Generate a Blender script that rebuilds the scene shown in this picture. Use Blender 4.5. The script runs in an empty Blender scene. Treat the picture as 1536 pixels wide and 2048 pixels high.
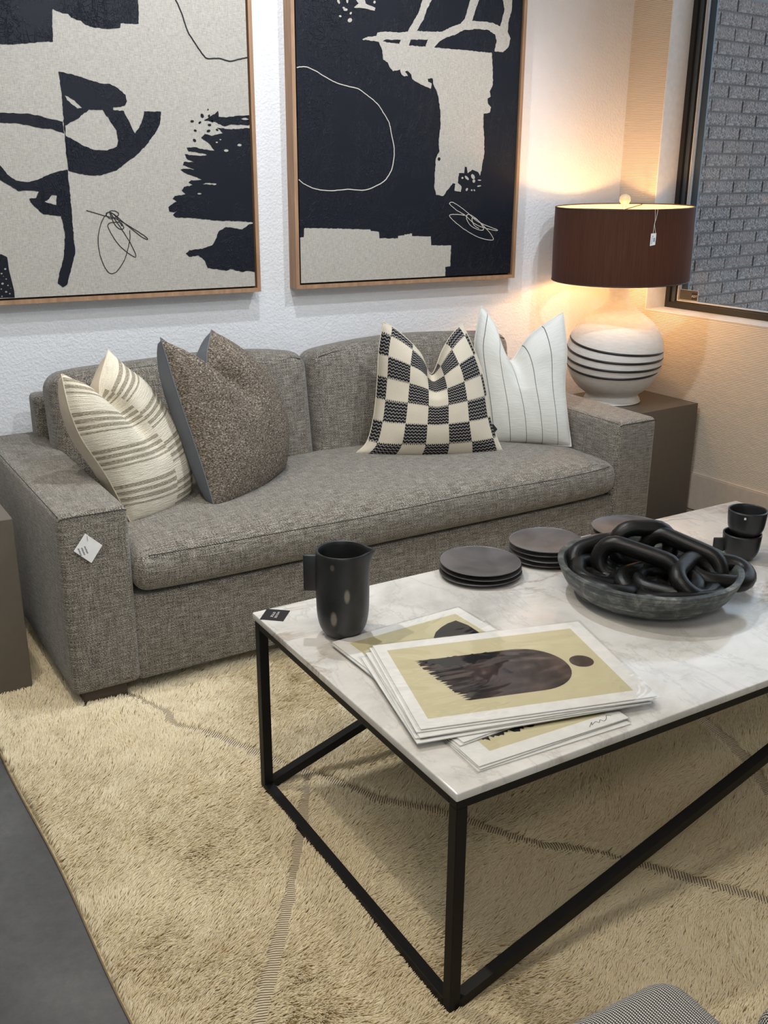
import bpy, bmesh, math, random
import numpy as np
from mathutils import Vector, Matrix
from mathutils.geometry import tessellate_polygon
PI = math.pi
def R(d): return d*PI/180
SC = bpy.context.scene
COL = SC.collection

# ---------------------------------------------------------------- camera
cam_d = bpy.data.cameras.new('camera'); cam = bpy.data.objects.new('camera', cam_d); COL.objects.link(cam)
_r, _u, _f = Vector((0.8860, -0.4630, 0.0065)), Vector((0.1461, 0.2927, 0.9450)), Vector((0.4393, 0.8367, -0.3276))
_f.normalize(); _r = (_r - _f*_r.dot(_f)).normalized(); _u = _r.cross(_f)
m = Matrix((_r, _u, -_f)).transposed().to_4x4(); m.translation = Vector((0, 0, 1.5))
cam.matrix_world = m
cam_d.sensor_fit = 'VERTICAL'; cam_d.sensor_height = 36.0; cam_d.lens = 36.0*2002.4/2048
cam_d.clip_start = 0.05
SC.camera = cam
# ---------------------------------------------------------------- world, lights, exposure
SC.view_settings.view_transform = 'Standard'; SC.view_settings.look = 'None'
SC.view_settings.exposure = 0.15; SC.view_settings.gamma = 1.0; SC.view_settings.use_curve_mapping = False
w = bpy.data.worlds.new('overcast_sky'); SC.world = w; w.use_nodes = True
bg = w.node_tree.nodes['Background']; bg.inputs[0].default_value = (0.80, 0.90, 1.0, 1); bg.inputs[1].default_value = 2.0
def spot(name, loc, target, power, angle, color, size=0.03, blend=0.5):
    l = bpy.data.lights.new(name, 'SPOT'); o = bpy.data.objects.new(name, l); COL.objects.link(o)
    l.energy = power; l.spot_size = R(angle); l.spot_blend = blend; l.color = color; l.shadow_soft_size = size
    o.location = loc; o.rotation_euler = (Vector(target)-Vector(loc)).to_track_quat('-Z', 'Y').to_euler(); return o
def area(name, loc, power, sx, sy, color, rot=(0, 0, 0)):
    l = bpy.data.lights.new(name, 'AREA'); o = bpy.data.objects.new(name, l); COL.objects.link(o)
    l.shape = 'RECTANGLE'; l.size = sx; l.size_y = sy; l.energy = power; l.color = color
    o.location = loc; o.rotation_euler = rot; return o
WARM = (1.0, 0.91, 0.78); COOL = (0.88, 0.93, 1.0)
spot('track_spot', (1.15, 2.62, 3.02), (1.35, 3.4, 0.6), 80, 110, COOL)
spot('track_spot', (2.2, 1.9, 3.02), (1.4, 3.6, 0.9), 85, 80, COOL)
spot('track_spot', (1.3, 0.1, 3.02), (1.3, 3.8, 1.2), 95, 60, COOL)
spot('track_spot', (0.1, 2.5, 3.02), (0.9, 1.4, 0.0), 70, 90, WARM)
area('fill_light', (0.2, 0.9, 3.12), 26, 1.2, 0.6, WARM)  # area lights added under the ceiling as soft fill, no fixture known
area('fill_light', (-0.6, -1.2, 3.12), 26, 1.2, 0.6, WARM)
LAMP_STRENGTH = 195.0

# ---------------------------------------------------------------- helpers
def nt_new(name):
    m = bpy.data.materials.new(name); m.use_nodes = True
    return m, m.node_tree, m.node_tree.nodes['Principled BSDF']
def nd(nt, t, props=None, ins=None):
    n = nt.nodes.new(t)
    for k, v in (props or {}).items(): setattr(n, k, v)
    for k, v in (ins or {}).items():
        if hasattr(v, 'is_output'): nt.links.new(v, n.inputs[k])
        else:
            i = n.inputs[k]
            if isinstance(v, (tuple, list)) and len(v) == 3 and i.type == 'RGBA': v = (*v, 1)
            i.default_value = v
    return n
def mp(nt, src, scale=(1, 1, 1), rot=(0, 0, 0), loc=(0, 0, 0)):
    return nd(nt, 'ShaderNodeMapping', None, {'Vector': src, 'Scale': scale, 'Rotation': rot, 'Location': loc}).outputs[0]
def coord(nt, which='UV'): return nd(nt, 'ShaderNodeTexCoord').outputs[which]
def noise(nt, vec, scale, detail=2, rough=0.5, dist=0):
    return nd(nt, 'ShaderNodeTexNoise', None, {'Vector': vec, 'Scale': scale, 'Detail': detail, 'Roughness': rough, 'Distortion': dist}).outputs[0]
def ramp(nt, fac, stops, interp='LINEAR'):
    n = nd(nt, 'ShaderNodeValToRGB', None, {'Fac': fac}); cr = n.color_ramp; cr.interpolation = interp
    while len(cr.elements) < len(stops): cr.elements.new(0.5)
    for e, (p, c) in zip(cr.elements, stops):
        e.position = p; e.color = (*c, 1) if isinstance(c, tuple) else (c, c, c, 1)
    return n.outputs[0]
def mix(nt, fac, a, b, mode='MIX'):
    n = nd(nt, 'ShaderNodeMix', {'data_type': 'RGBA', 'blend_type': mode})
    for i, v in ((0, fac), (6, a), (7, b)):
        if hasattr(v, 'is_output'): nt.links.new(v, n.inputs[i])
        else: n.inputs[i].default_value = (*v, 1) if isinstance(v, tuple) else v
    return n.outputs[2]
def math_(nt, op, a, b=0.0, c=None):
    n = nd(nt, 'ShaderNodeMath', {'operation': op})
    for i, v in enumerate((a, b) if c is None else (a, b, c)):
        if hasattr(v, 'is_output'): nt.links.new(v, n.inputs[i])
        else: n.inputs[i].default_value = v
    return n.outputs[0]
def bump(nt, bsdf, h, strength=0.3, dist=0.002):
    b = nd(nt, 'ShaderNodeBump', None, {'Height': h, 'Strength': strength, 'Distance': dist})
    nt.links.new(b.outputs[0], bsdf.inputs['Normal'])
def simple(name, col, rough=0.5, metal=0.0, spec=0.5):
    m, nt, b = nt_new(name); b.inputs['Base Color'].default_value = (*col, 1)
    b.inputs['Roughness'].default_value = rough; b.inputs['Metallic'].default_value = metal
    b.inputs['Specular IOR Level'].default_value = spec
    n = noise(nt, coord(nt, 'Object'), 40, 3)
    nt.links.new(mix(nt, n, tuple(c*0.88 for c in col), tuple(min(1, c*1.1) for c in col)), b.inputs['Base Color'])
    return m

def link(name, me, mat, parent=None, smooth=True):
    o = bpy.data.objects.new(name, me); COL.objects.link(o)
    if mat:
        for mm in (mat if isinstance(mat, list) else [mat]): me.materials.append(mm)
    if smooth: me.polygons.foreach_set('use_smooth', [True]*len(me.polygons))
    if parent: o.parent = parent
    return o
def mesh(name, V, F, uv=None):
    me = bpy.data.meshes.new(name); me.from_pydata([tuple(v) for v in V], [], [tuple(f) for f in F]); me.update()
    return me
def box_uv(me, s=1.0):
    uvl = me.uv_layers.new(name='UVMap'); V = me.vertices
    for p in me.polygons:
        n = p.normal; ax = max(range(3), key=lambda i: abs(n[i]))
        a, b = ((1, 2), (0, 2), (0, 1))[ax]
        for li in p.loop_indices:
            c = V[me.loops[li].vertex_index].co; uvl.data[li].uv = (c[a]*s, c[b]*s)
    return me
def thing(name, label, cat, loc=(0, 0, 0), rz=0.0, group=None):
    o = bpy.data.objects.new(name, None); COL.objects.link(o); o.empty_display_size = 0.05
    o.location = loc; o.rotation_euler = (0, 0, rz); o['label'] = label; o['category'] = cat
    if group: o['group'] = group
    return o
def tag(o, label, cat, group=None):
    o['label'] = label; o['category'] = cat
    if group: o['group'] = group
    return o
def struct(o): o['kind'] = 'structure'; return o
def dup(root, loc=None, rz=None):
    r = root.copy(); COL.objects.link(r)
    for ch in list(root.children):
        c = ch.copy(); COL.objects.link(c); c.parent = r
        for g in ch.children:
            d = g.copy(); COL.objects.link(d); d.parent = c
    if loc is not None: r.location = loc
    if rz is not None: r.rotation_euler = (0, 0, rz)
    return r

def rbox(sx, sy, sz, r=0.01, seg=3, div=(1, 1, 1), fn=None, center=(0, 0, 0)):
    """rounded box, centred; div = flat subdivisions; fn deforms (p, half)->p"""
    h = np.array([sx, sy, sz])/2; r = min(r, *(h*0.999))
    def axis(i):
        a = [-h[i] + r*(1-math.cos(t*PI/2/seg)) for t in range(seg)]
        fl = list(np.linspace(-h[i]+r, h[i]-r, div[i]+1)); return a+fl+[-x for x in reversed(a)]
    ax = [axis(0), axis(1), axis(2)]
    V = {}; verts = []; faces = []
    def vid(p):
        k = tuple(round(c, 6) for c in p)
        if k not in V: V[k] = len(verts); verts.append(np.array(p, float))
        return V[k]
    for d in range(3):
        a, b = [(1, 2), (2, 0), (0, 1)][d]
        for s in (-1, 1):
            for i in range(len(ax[a])-1):
                for j in range(len(ax[b])-1):
                    q = []
                    for (ii, jj) in ((i, j), (i+1, j), (i+1, j+1), (i, j+1)):
                        p = [0, 0, 0]; p[d] = s*h[d]; p[a] = ax[a][ii]; p[b] = ax[b][jj]; q.append(vid(p))
                    faces.append(q if s > 0 else q[::-1])
    out = []
    for p in verts:
        q = np.clip(p, -(h-r), h-r); d = p-q; n = np.linalg.norm(d)
        v = q + d/n*r if n > 1e-9 else p
        if fn: v = fn(v, h)
        out.append(v+np.array(center))
    return out, faces
def join(parts):
    V = []; F = []
    for v, f in parts:
        n = len(V); V += list(v); F += [[i+n for i in q] for q in f]
    return V, F
def bx(x0, x1, y0, y1, z0, z1):
    V = [(x, y, z) for x in (x0, x1) for y in (y0, y1) for z in (z0, z1)]
    return V, [(0, 1, 3, 2), (4, 6, 7, 5), (0, 4, 5, 1), (2, 3, 7, 6), (0, 2, 6, 4), (1, 5, 7, 3)]
def lathe(prof, seg=48, fn=None):
    V = []; F = []; n = len(prof)
    for i in range(seg):
        t = 2*PI*i/seg
        for r, z in prof: V.append((r*math.cos(t), r*math.sin(t), z))
    for i in range(seg):
        j = (i+1) % seg
        for k in range(n-1):
            F.append((i*n+k, j*n+k, j*n+k+1, i*n+k+1))
    if fn: V = [fn(v) for v in V]
    return V, F
def tube(pts, r, sides=8, closed=False, cap=True):
    P = [Vector(p) for p in pts]; n = len(P); V = []; F = []
    T = []
    for i in range(n):
        if closed: t = P[(i+1) % n]-P[i-1]
        else: t = P[min(i+1, n-1)]-P[max(i-1, 0)]
        T.append(t.normalized())
    N = T[0].orthogonal().normalized(); Ns = [N]
    for i in range(1, n):
        N = Ns[-1]-T[i]*Ns[-1].dot(T[i]); Ns.append(N.normalized())
    tw = 0.0
    if closed:
        e = Ns[-1]-T[0]*Ns[-1].dot(T[0]); e.normalize(); tw = math.atan2(T[0].dot(e.cross(Ns[0])), e.dot(Ns[0]))
    for i in range(n):
        B = T[i].cross(Ns[i]); rr = r[i] if isinstance(r, (list, tuple)) else r
        for k in range(sides):
            a = 2*PI*k/sides + tw*i/n
            V.append(P[i]+(Ns[i]*math.cos(a)+B*math.sin(a))*rr)
    m = n if closed else n-1
    for i in range(m):
        j = (i+1) % n
        for k in range(sides):
            l = (k+1) % sides; F.append((i*sides+k, i*sides+l, j*sides+l, j*sides+k))
    if cap and not closed:
        F.append(tuple(range(sides))[::-1]); F.append(tuple((n-1)*sides+k for k in range(sides)))
    return V, F
def smooth_pts(pts, n=6, closed=False):
    P = [np.array(p, float) for p in pts]; out = []; L = len(P)
    rng = range(L) if closed else range(L-1)
    for i in rng:
        p0 = P[(i-1) % L] if closed or i > 0 else P[i]; p1 = P[i]; p2 = P[(i+1) % L]
        p3 = P[(i+2) % L] if closed or i+2 < L else p2
        for k in range(n):
            t = k/n
            out.append(0.5*((2*p1)+(-p0+p2)*t+(2*p0-5*p1+4*p2-p3)*t*t+(-p0+3*p1-3*p2+p3)*t**3))
    if not closed: out.append(P[-1])
    return out
def slab(rings, place, t0, t1):
    """polygon with holes (rings, 2D) extruded between depths t0, t1; place(x, y, t) -> 3D"""
    rr = [[Vector((x, y, 0)) for x, y in r] for r in rings]
    tris = tessellate_polygon(rr); flat = [p for r in rings for p in r]; n = len(flat)
    V = [place(x, y, t0) for x, y in flat] + [place(x, y, t1) for x, y in flat]
    F = [(a+n, b+n, c+n) for a, b, c in tris]; o = 0
    for r in rings:
        m = len(r)
        for i in range(m):
            j = (i+1) % m; F.append((o+i, o+j, o+j+n, o+i+n))
        o += m
    return V, F
def fixn(me):
    bm = bmesh.new(); bm.from_mesh(me); bmesh.ops.recalc_face_normals(bm, faces=bm.faces); bm.to_mesh(me); bm.free(); me.update(); return me
def text_mesh(s, size, depth=0.0):
    c = bpy.data.curves.new('lettering', 'FONT'); c.body = s; c.size = size; c.extrude = depth; c.align_x = 'CENTER'; c.align_y = 'CENTER'; c.resolution_u = 2
    o = bpy.data.objects.new('lettering', c); COL.objects.link(o)
    dg = bpy.context.evaluated_depsgraph_get(); me = bpy.data.meshes.new_from_object(o.evaluated_get(dg))
    bpy.data.objects.remove(o); bpy.data.curves.remove(c); return me

# ---------------------------------------------------------------- materials
def fabric_sofa():
    m, nt, b = nt_new('tweed'); uv = coord(nt)
    uv = mix(nt, 0.0012, uv, nd(nt, 'ShaderNodeTexNoise', None, {'Vector': uv, 'Scale': 30}).outputs[1], 'ADD')
    a = noise(nt, mp(nt, uv, (300, 520, 1)), 1.0, 1)                 # yarn dots
    tw = nd(nt, 'ShaderNodeTexWave', {'bands_direction': 'DIAGONAL'}, {'Vector': mp(nt, uv, (150, 260, 1)), 'Scale': 0.55, 'Distortion': 2.0, 'Detail': 1.0, 'Detail Scale': 1.2}).outputs[1]
    s = noise(nt, mp(nt, uv, (22, 260, 1)), 1.0, 2)                   # slubs along the weft
    s2 = noise(nt, mp(nt, uv, (160, 18, 1)), 1.0, 1)
    v = math_(nt, 'ADD', math_(nt, 'MULTIPLY', a, 0.95), math_(nt, 'MULTIPLY', tw, 0.25))
    v = math_(nt, 'ADD', v, math_(nt, 'MULTIPLY', s, 0.45)); v = math_(nt, 'ADD', v, math_(nt, 'MULTIPLY', s2, 0.2))
    v = math_(nt, 'MULTIPLY', v, 0.56)
    c = ramp(nt, v, [(0.38, (0.014, 0.013, 0.011)), (0.47, (0.072, 0.067, 0.055)), (0.55, (0.22, 0.205, 0.17)), (0.65, (0.55, 0.52, 0.45))])
    big = noise(nt, mp(nt, uv, (30, 120, 1)), 1.0, 2)
    c = mix(nt, ramp(nt, big, [(0.35, 0.0), (0.8, 0.30)]), c, (0.20, 0.13, 0.10))
    nt.links.new(c, b.inputs['Base Color']); b.inputs['Roughness'].default_value = 0.95; b.inputs['Specular IOR Level'].default_value = 0.15
    b.inputs['Sheen Weight'].default_value = 0.25
    bump(nt, b, v, 0.7, 0.0025); return m
def wall_mat():
    m, nt, b = nt_new('orange_peel_plaster'); o = coord(nt, 'Object')
    n = noise(nt, o, 105, 3, 0.55); n2 = noise(nt, o, 22, 2)
    nt.links.new(mix(nt, n2, (0.78, 0.79, 0.80), (0.83, 0.84, 0.85)), b.inputs['Base Color']); b.inputs['Roughness'].default_value = 0.6
    bump(nt, b, ramp(nt, n, [(0.40, 0.0), (0.62, 1.0)]), 0.35, 0.003); return m
def wallpaper_mat():
    m, nt, b = nt_new('ribbed_wallpaper'); o = coord(nt, 'Object')
    wv = nd(nt, 'ShaderNodeTexWave', {'bands_direction': 'Z'}, {'Vector': o, 'Scale': 44, 'Distortion': 0.6, 'Detail': 2.0, 'Detail Scale': 1.5}).outputs[1]
    n = noise(nt, mp(nt, o, (90, 90, 400)), 1.0, 1)
    h = math_(nt, 'ADD', wv, math_(nt, 'MULTIPLY', n, 0.5))
    nt.links.new(mix(nt, wv, (0.62, 0.53, 0.42), (0.80, 0.725, 0.61)), b.inputs['Base Color']); b.inputs['Roughness'].default_value = 0.75
    bump(nt, b, h, 0.45, 0.003); return m
def concrete_mat():
    m, nt, b = nt_new('dark_concrete'); o = coord(nt, 'Object')
    n = noise(nt, o, 3.5, 8, 0.6); n2 = noise(nt, o, 60, 4, 0.6)
    c = ramp(nt, n, [(0.3, (0.062, 0.064, 0.067)), (0.55, (0.095, 0.097, 0.10)), (0.75, (0.135, 0.137, 0.14))])
    nt.links.new(mix(nt, 0.25, c, n2, 'OVERLAY'), b.inputs['Base Color']); b.inputs['Roughness'].default_value = 0.65
    bump(nt, b, n2, 0.15, 0.001); return m
def marble_mat():
    m, nt, b = nt_new('veined_marble'); o = coord(nt, 'Object')
    base = ramp(nt, noise(nt, o, 5, 6, 0.6, 0.6), [(0.3, (0.52, 0.505, 0.47)), (0.5, (0.69, 0.67, 0.63)), (0.7, (0.80, 0.785, 0.755))])
    d = noise(nt, mp(nt, o, (1.4, 3.2, 1), (0, 0, R(35))), 2.6, 9, 0.62, 0.5)
    v1 = ramp(nt, math_(nt, 'ABSOLUTE', math_(nt, 'SUBTRACT', d, 0.5)), [(0.0, 1.0), (0.012, 0.55), (0.035, 0.0)])
    d2 = noise(nt, mp(nt, o, (3.4, 1.1, 1), (0, 0, R(-20))), 3.1, 9, 0.65, 0.4)
    v2 = ramp(nt, math_(nt, 'ABSOLUTE', math_(nt, 'SUBTRACT', d2, 0.52)), [(0.0, 1.0), (0.010, 0.4), (0.025, 0.0)])
    msk = ramp(nt, noise(nt, o, 3.0, 2), [(0.45, 0.0), (0.62, 1.0)])
    c = mix(nt, math_(nt, 'MULTIPLY', v1, math_(nt, 'MULTIPLY', msk, 0.75)), base, (0.36, 0.27, 0.19))
    c = mix(nt, math_(nt, 'MULTIPLY', v2, 0.45), c, (0.42, 0.42, 0.42))
    fine = noise(nt, o, 130, 4, 0.7)
    c = mix(nt, 0.10, c, fine, 'OVERLAY')
    nt.links.new(c, b.inputs['Base Color']); b.inputs['Roughness'].default_value = 0.13; b.inputs['Specular IOR Level'].default_value = 0.6
    return m
def linen_mat(col=(0.47, 0.44, 0.385)):
    m, nt, b = nt_new('linen_canvas'); o = coord(nt, 'Object')
    a = noise(nt, mp(nt, o, (60, 60, 700)), 1.0, 2); c = noise(nt, mp(nt, o, (700, 700, 60)), 1.0, 2)
    v = math_(nt, 'MULTIPLY', math_(nt, 'ADD', a, c), 0.5)
    nt.links.new(ramp(nt, v, [(0.35, tuple(x*0.72 for x in col)), (0.65, tuple(min(1, x*1.2) for x in col))]), b.inputs['Base Color'])
    b.inputs['Roughness'].default_value = 0.9; b.inputs['Specular IOR Level'].default_value = 0.2; bump(nt, b, v, 0.3, 0.001); return m
def blackpaint_mat():
    m, nt, b = nt_new('thick_black_paint'); o = coord(nt, 'Object')
    n = noise(nt, mp(nt, o, (38, 1, 9)), 1.0, 3, 0.5, 1.4); n2 = noise(nt, mp(nt, o, (14, 1, 30), (0, R(30), 0)), 1.0, 3, 0.5, 1.8)
    r1 = ramp(nt, math_(nt, 'ABSOLUTE', math_(nt, 'SUBTRACT', n, 0.5)), [(0.0, 1.0), (0.03, 0.15), (0.10, 0.0)])
    r2 = ramp(nt, math_(nt, 'ABSOLUTE', math_(nt, 'SUBTRACT', n2, 0.5)), [(0.0, 1.0), (0.02, 0.1), (0.07, 0.0)])
    msk = ramp(nt, noise(nt, mp(nt, o, (4, 1, 4)), 1.0, 2), [(0.42, 0.0), (0.62, 1.0)])
    h = math_(nt, 'MULTIPLY', math_(nt, 'MAXIMUM', r1, r2), msk)
    b.inputs['Base Color'].default_value = (0.008, 0.010, 0.016, 1); b.inputs['Roughness'].default_value = 0.5; b.inputs['Specular IOR Level'].default_value = 0.22
    bump(nt, b, h, 0.55, 0.004); return m
def wood_mat(name, c0, c1, scale=(6, 60, 60), rough=0.55):
    m, nt, b = nt_new(name); o = coord(nt, 'Object')
    n = noise(nt, mp(nt, o, scale), 1.0, 5, 0.6, 0.5)
    nt.links.new(ramp(nt, n, [(0.3, c0), (0.7, c1)]), b.inputs['Base Color']); b.inputs['Roughness'].default_value = rough; bump(nt, b, n, 0.15, 0.001); return m
def brick_mat(seed):
    m, nt, b = nt_new('grey_brick'); o = coord(nt, 'Object'); rnd = nd(nt, 'ShaderNodeObjectInfo').outputs['Random']
    n = noise(nt, o, 110, 4, 0.8)
    v = ramp(nt, n, [(0.36, (0.020, 0.017, 0.016)), (0.5, (0.095, 0.082, 0.077)), (0.62, (0.24, 0.215, 0.205))])
    v = mix(nt, math_(nt, 'MULTIPLY', rnd, 0.35), v, (0.115, 0.085, 0.075))
    nt.links.new(v, b.inputs['Base Color']); b.inputs['Roughness'].default_value = 0.95; bump(nt, b, n, 0.6, 0.003); return m

M = {}
M['tweed'] = fabric_sofa(); M['wall'] = wall_mat(); M['paper'] = wallpaper_mat(); M['floor'] = concrete_mat(); M['marble'] = marble_mat()
M['linen'] = linen_mat(); M['black'] = blackpaint_mat()
M['oak'] = wood_mat('pale_oak', (0.30, 0.165, 0.085), (0.47, 0.28, 0.16), (50, 50, 5))
M['steel'] = simple('black_powder_coat', (0.007, 0.007, 0.008), 0.5, 0, 0.25)
M['ped'] = simple('taupe_lacquer', (0.125, 0.105, 0.082), 0.42)
M['legwood'] = wood_mat('dark_brown_wood', (0.050, 0.036, 0.026), (0.075, 0.055, 0.040), (6, 40, 40))
M['white'] = simple('white_paint', (0.80, 0.80, 0.80), 0.55)
M['base'] = simple('beige_baseboard', (0.62, 0.53, 0.44), 0.35)
M['bronze'] = simple('dark_bronze_frame', (0.014, 0.013, 0.012), 0.45)
M['alu'] = simple('blue_grey_aluminium', (0.075, 0.095, 0.115), 0.4, 0.3)
M['gasket'] = simple('black_gasket', (0.005, 0.005, 0.006), 0.6)
M['bright'] = simple('light_bead', (0.7, 0.7, 0.7), 0.4)
M['mortar'] = simple('grey_mortar', (0.115, 0.112, 0.112), 0.95)
M['cardw'] = simple('white_card', (0.84, 0.84, 0.83), 0.6)
M['cardb'] = simple('black_card', (0.008, 0.008, 0.009), 0.35)
M['ink'] = simple('grey_ink', (0.06, 0.06, 0.07), 0.7)
M['inkw'] = simple('pale_ink', (0.75, 0.72, 0.66), 0.6)
M['thread'] = simple('cream_thread', (0.70, 0.66, 0.58), 0.8)
M['dthread'] = simple('dark_seam_thread', (0.045, 0.042, 0.036), 0.9)
def glass_mat():
    m, nt, b = nt_new('window_glass'); nt.nodes.remove(b); out = nt.nodes['Material Output']
    t = nd(nt, 'ShaderNodeBsdfTransparent', None, {'Color': (0.90, 0.93, 0.95)}); g = nd(nt, 'ShaderNodeBsdfGlossy', None, {'Roughness': 0.02})
    f = nd(nt, 'ShaderNodeFresnel', None, {'IOR': 1.25}).outputs[0]
    mx = nd(nt, 'ShaderNodeMixShader', None, {0: f, 1: t.outputs[0], 2: g.outputs[0]}); nt.links.new(mx.outputs[0], out.inputs[0]); return m
M['glass'] = glass_mat()
def sleeve_mat():
    m, nt, b = nt_new('clear_plastic_sleeve'); nt.nodes.remove(b); out = nt.nodes['Material Output']; o = coord(nt, 'Object')
    n = noise(nt, mp(nt, o, (5, 9, 1), (0, 0, R(25))), 1.0, 2, 0.5, 1.5)
    bp = nd(nt, 'ShaderNodeBump', None, {'Height': n, 'Strength': 0.35, 'Distance': 0.01}).outputs[0]
    t = nd(nt, 'ShaderNodeBsdfTransparent', None, {'Color': (0.97, 0.97, 0.97)}); g = nd(nt, 'ShaderNodeBsdfGlossy', None, {'Roughness': 0.06, 'Normal': bp})
    f = nd(nt, 'ShaderNodeFresnel', None, {'IOR': 1.5, 'Normal': bp}).outputs[0]
    f = math_(nt, 'MULTIPLY', f, 1.3)
    mx = nd(nt, 'ShaderNodeMixShader', None, {0: f, 1: t.outputs[0], 2: g.outputs[0]}); nt.links.new(mx.outputs[0], out.inputs[0]); return m
M['sleeve'] = sleeve_mat()

# ---------------------------------------------------------------- room shell
YW = 3.825; FZ = -0.026
C0 = Vector((3.314, 3.229, 0)); RD = Vector((-0.1328, 0.9911, 0)); RN = Vector((0.9911, 0.1328, 0))
def rw(s, d, z): p = C0+RD*s+RN*d; return (p.x, p.y, z)
def rwbox(s0, s1, d0, d1, z0, z1):
    V, F = bx(s0, s1, d0, d1, z0, z1); return [rw(*v) for v in V], F
CEIL = 3.2
struct(link('floor', mesh('floor', *bx(-4, 4.2, -3, 4.0, FZ-0.1, FZ)), M['floor'], smooth=False))
struct(link('ceiling', mesh('ceiling', *bx(-4, 4.3, -3, 4.0, CEIL, CEIL+0.1)), M['white'], smooth=False))
struct(link('wall_back', mesh('wall_back', *bx(-4, 3.38, YW, YW+0.12, FZ, CEIL)), M['wall'], smooth=False))
struct(link('wall_left', mesh('wall_left', *bx(-4.1, -4, -3, 4.0, FZ, CEIL)), M['white'], smooth=False))
# unseen wall added behind the camera; its opening is sized for sky fill
struct(link('wall_front', mesh('wall_front', *join([bx(-4, -2.4, -3.1, -3, FZ, CEIL), bx(0.3, 4.4, -3.1, -3, FZ, CEIL), bx(-2.4, 0.3, -3.1, -3, FZ, 0.6), bx(-2.4, 0.3, -3.1, -3, 2.3, CEIL)])), M['white'], smooth=False))
S1 = 0.388; S0 = -2.6; ZS = 0.872; ZT = 2.75
V, F = join([rwbox(S1, 0.602, 0, 0.2, FZ, CEIL), rwbox(S0, S1, 0, 0.2, FZ, ZS), rwbox(S0, S1, 0, 0.2, ZT, CEIL), rwbox(-6.3, S0, 0, 0.2, FZ, CEIL)])
struct(link('wall_right', mesh('wall_right', V, F), M['paper'], smooth=False))
# white painted window reveal
V, F = join([rwbox(S1-0.004, S1+0.0, 0.0, 0.2, ZS, ZT), rwbox(S0, S1, -0.003, 0.2, ZS, ZS+0.004), rwbox(S0, S1, 0, 0.2, ZT-0.004, ZT)])
struct(link('trim_1', mesh('trim_1', V, F), M['white'], smooth=False))
# baseboards
def bboard(name, f, z1=0.1745):
    V, F = join([f]); return struct(link(name, mesh(name, V, F), M['base'], smooth=False))
bboard('baseboard_right', join([rwbox(-6.2, 0.59, -0.012, 0, FZ+0.03, 0.168), rwbox(-6.2, 0.59, -0.009, 0, 0.168, 0.1745)]))
bboard('baseboard_back', join([bx(-4, 3.24, YW-0.012, YW, FZ+0.03, 0.168), bx(-4, 3.24, YW-0.009, YW, 0.168, 0.1745)]))
# window: dark frame, aluminium sash, gasket, bead, glass
win = bpy.data.objects.new('window_1', None); COL.objects.link(win); struct(win)
D = 0.13
def ring(s0, s1, z0, z1, wd, d0, d1):
    return join([rwbox(s1-wd, s1, d0, d1, z0, z1), rwbox(s0, s0+wd, d0, d1, z0, z1), rwbox(s0+wd, s1-wd, d0, d1, z0, z0+wd), rwbox(s0+wd, s1-wd, d0, d1, z1-wd, z1)])
s1 = S1-0.0; e = 0.002
link('outer_frame', mesh('of', *ring(S0, S1-0.001, ZS+0.004, ZT-0.004, 0.026, D, D+0.06)), M['bronze'], win, False)
link('sash', mesh('sash', *ring(S0+0.026, S1-0.027, ZS+0.012, ZT-0.03, 0.020, D+0.016, D+0.06)), M['alu'], win, False)['label'] = 'blue-grey aluminium sash'
link('gasket', mesh('gk', *ring(S0+0.046, S1-0.047, ZS+0.028, ZT-0.05, 0.008, D+0.020, D+0.05)), M['gasket'], win, False)
link('glazing_bead', mesh('gb', *ring(S0+0.054, S1-0.055, ZS+0.036, ZT-0.058, 0.0035, D+0.022, D+0.045)), M['bright'], win, False)
link('outer_stop', mesh('os', *ring(S0+0.05, S1-0.056, ZS+0.005, ZT-0.05, 0.034, D+0.05, D+0.058)), M['alu'], win, False)
link('glass', mesh('gl', *rwbox(S0+0.05, S1-0.052, D+0.036, D+0.040, ZS+0.03, ZT-0.05)), M['glass'], win, False)
# security sticker on the glass
st = link('security_sticker', mesh('stk', *rwbox(0.224, 0.327, D+0.0335, D+0.0345, 0.914, 0.962)), simple('grey_film', (0.07, 0.065, 0.058), 0.4), win, False)
st['label'] = 'small smoky security sticker low on the glass'
def on_rw(me, s, z, d):
    for v in me.vertices:
        x, y = v.co.x, v.co.y; v.co = Vector(rw(s-x, d, z+y))
    return me
link('sticker_mark', mesh('sm', *rwbox(0.229, 0.259, D+0.0325, D+0.0334, 0.921, 0.951)), M['cardb'], st, False)
link('lettering', on_rw(text_mesh('ADT', 0.0150), 0.244, 0.935, D+0.0322), M['inkw'], st, False)
link('lettering', on_rw(text_mesh('Protected by', 0.0095), 0.293, 0.931, D+0.0330), M['ink'], st, False)
link('sticker_border', mesh('sb', *join([rwbox(0.224, 0.327, D+0.0328, D+0.0334, 0.914, 0.9155), rwbox(0.224, 0.327, D+0.0328, D+0.0334, 0.9605, 0.962), rwbox(0.224, 0.2255, D+0.0328, D+0.0334, 0.914, 0.962)])), M['bright'], st, False)

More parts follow.
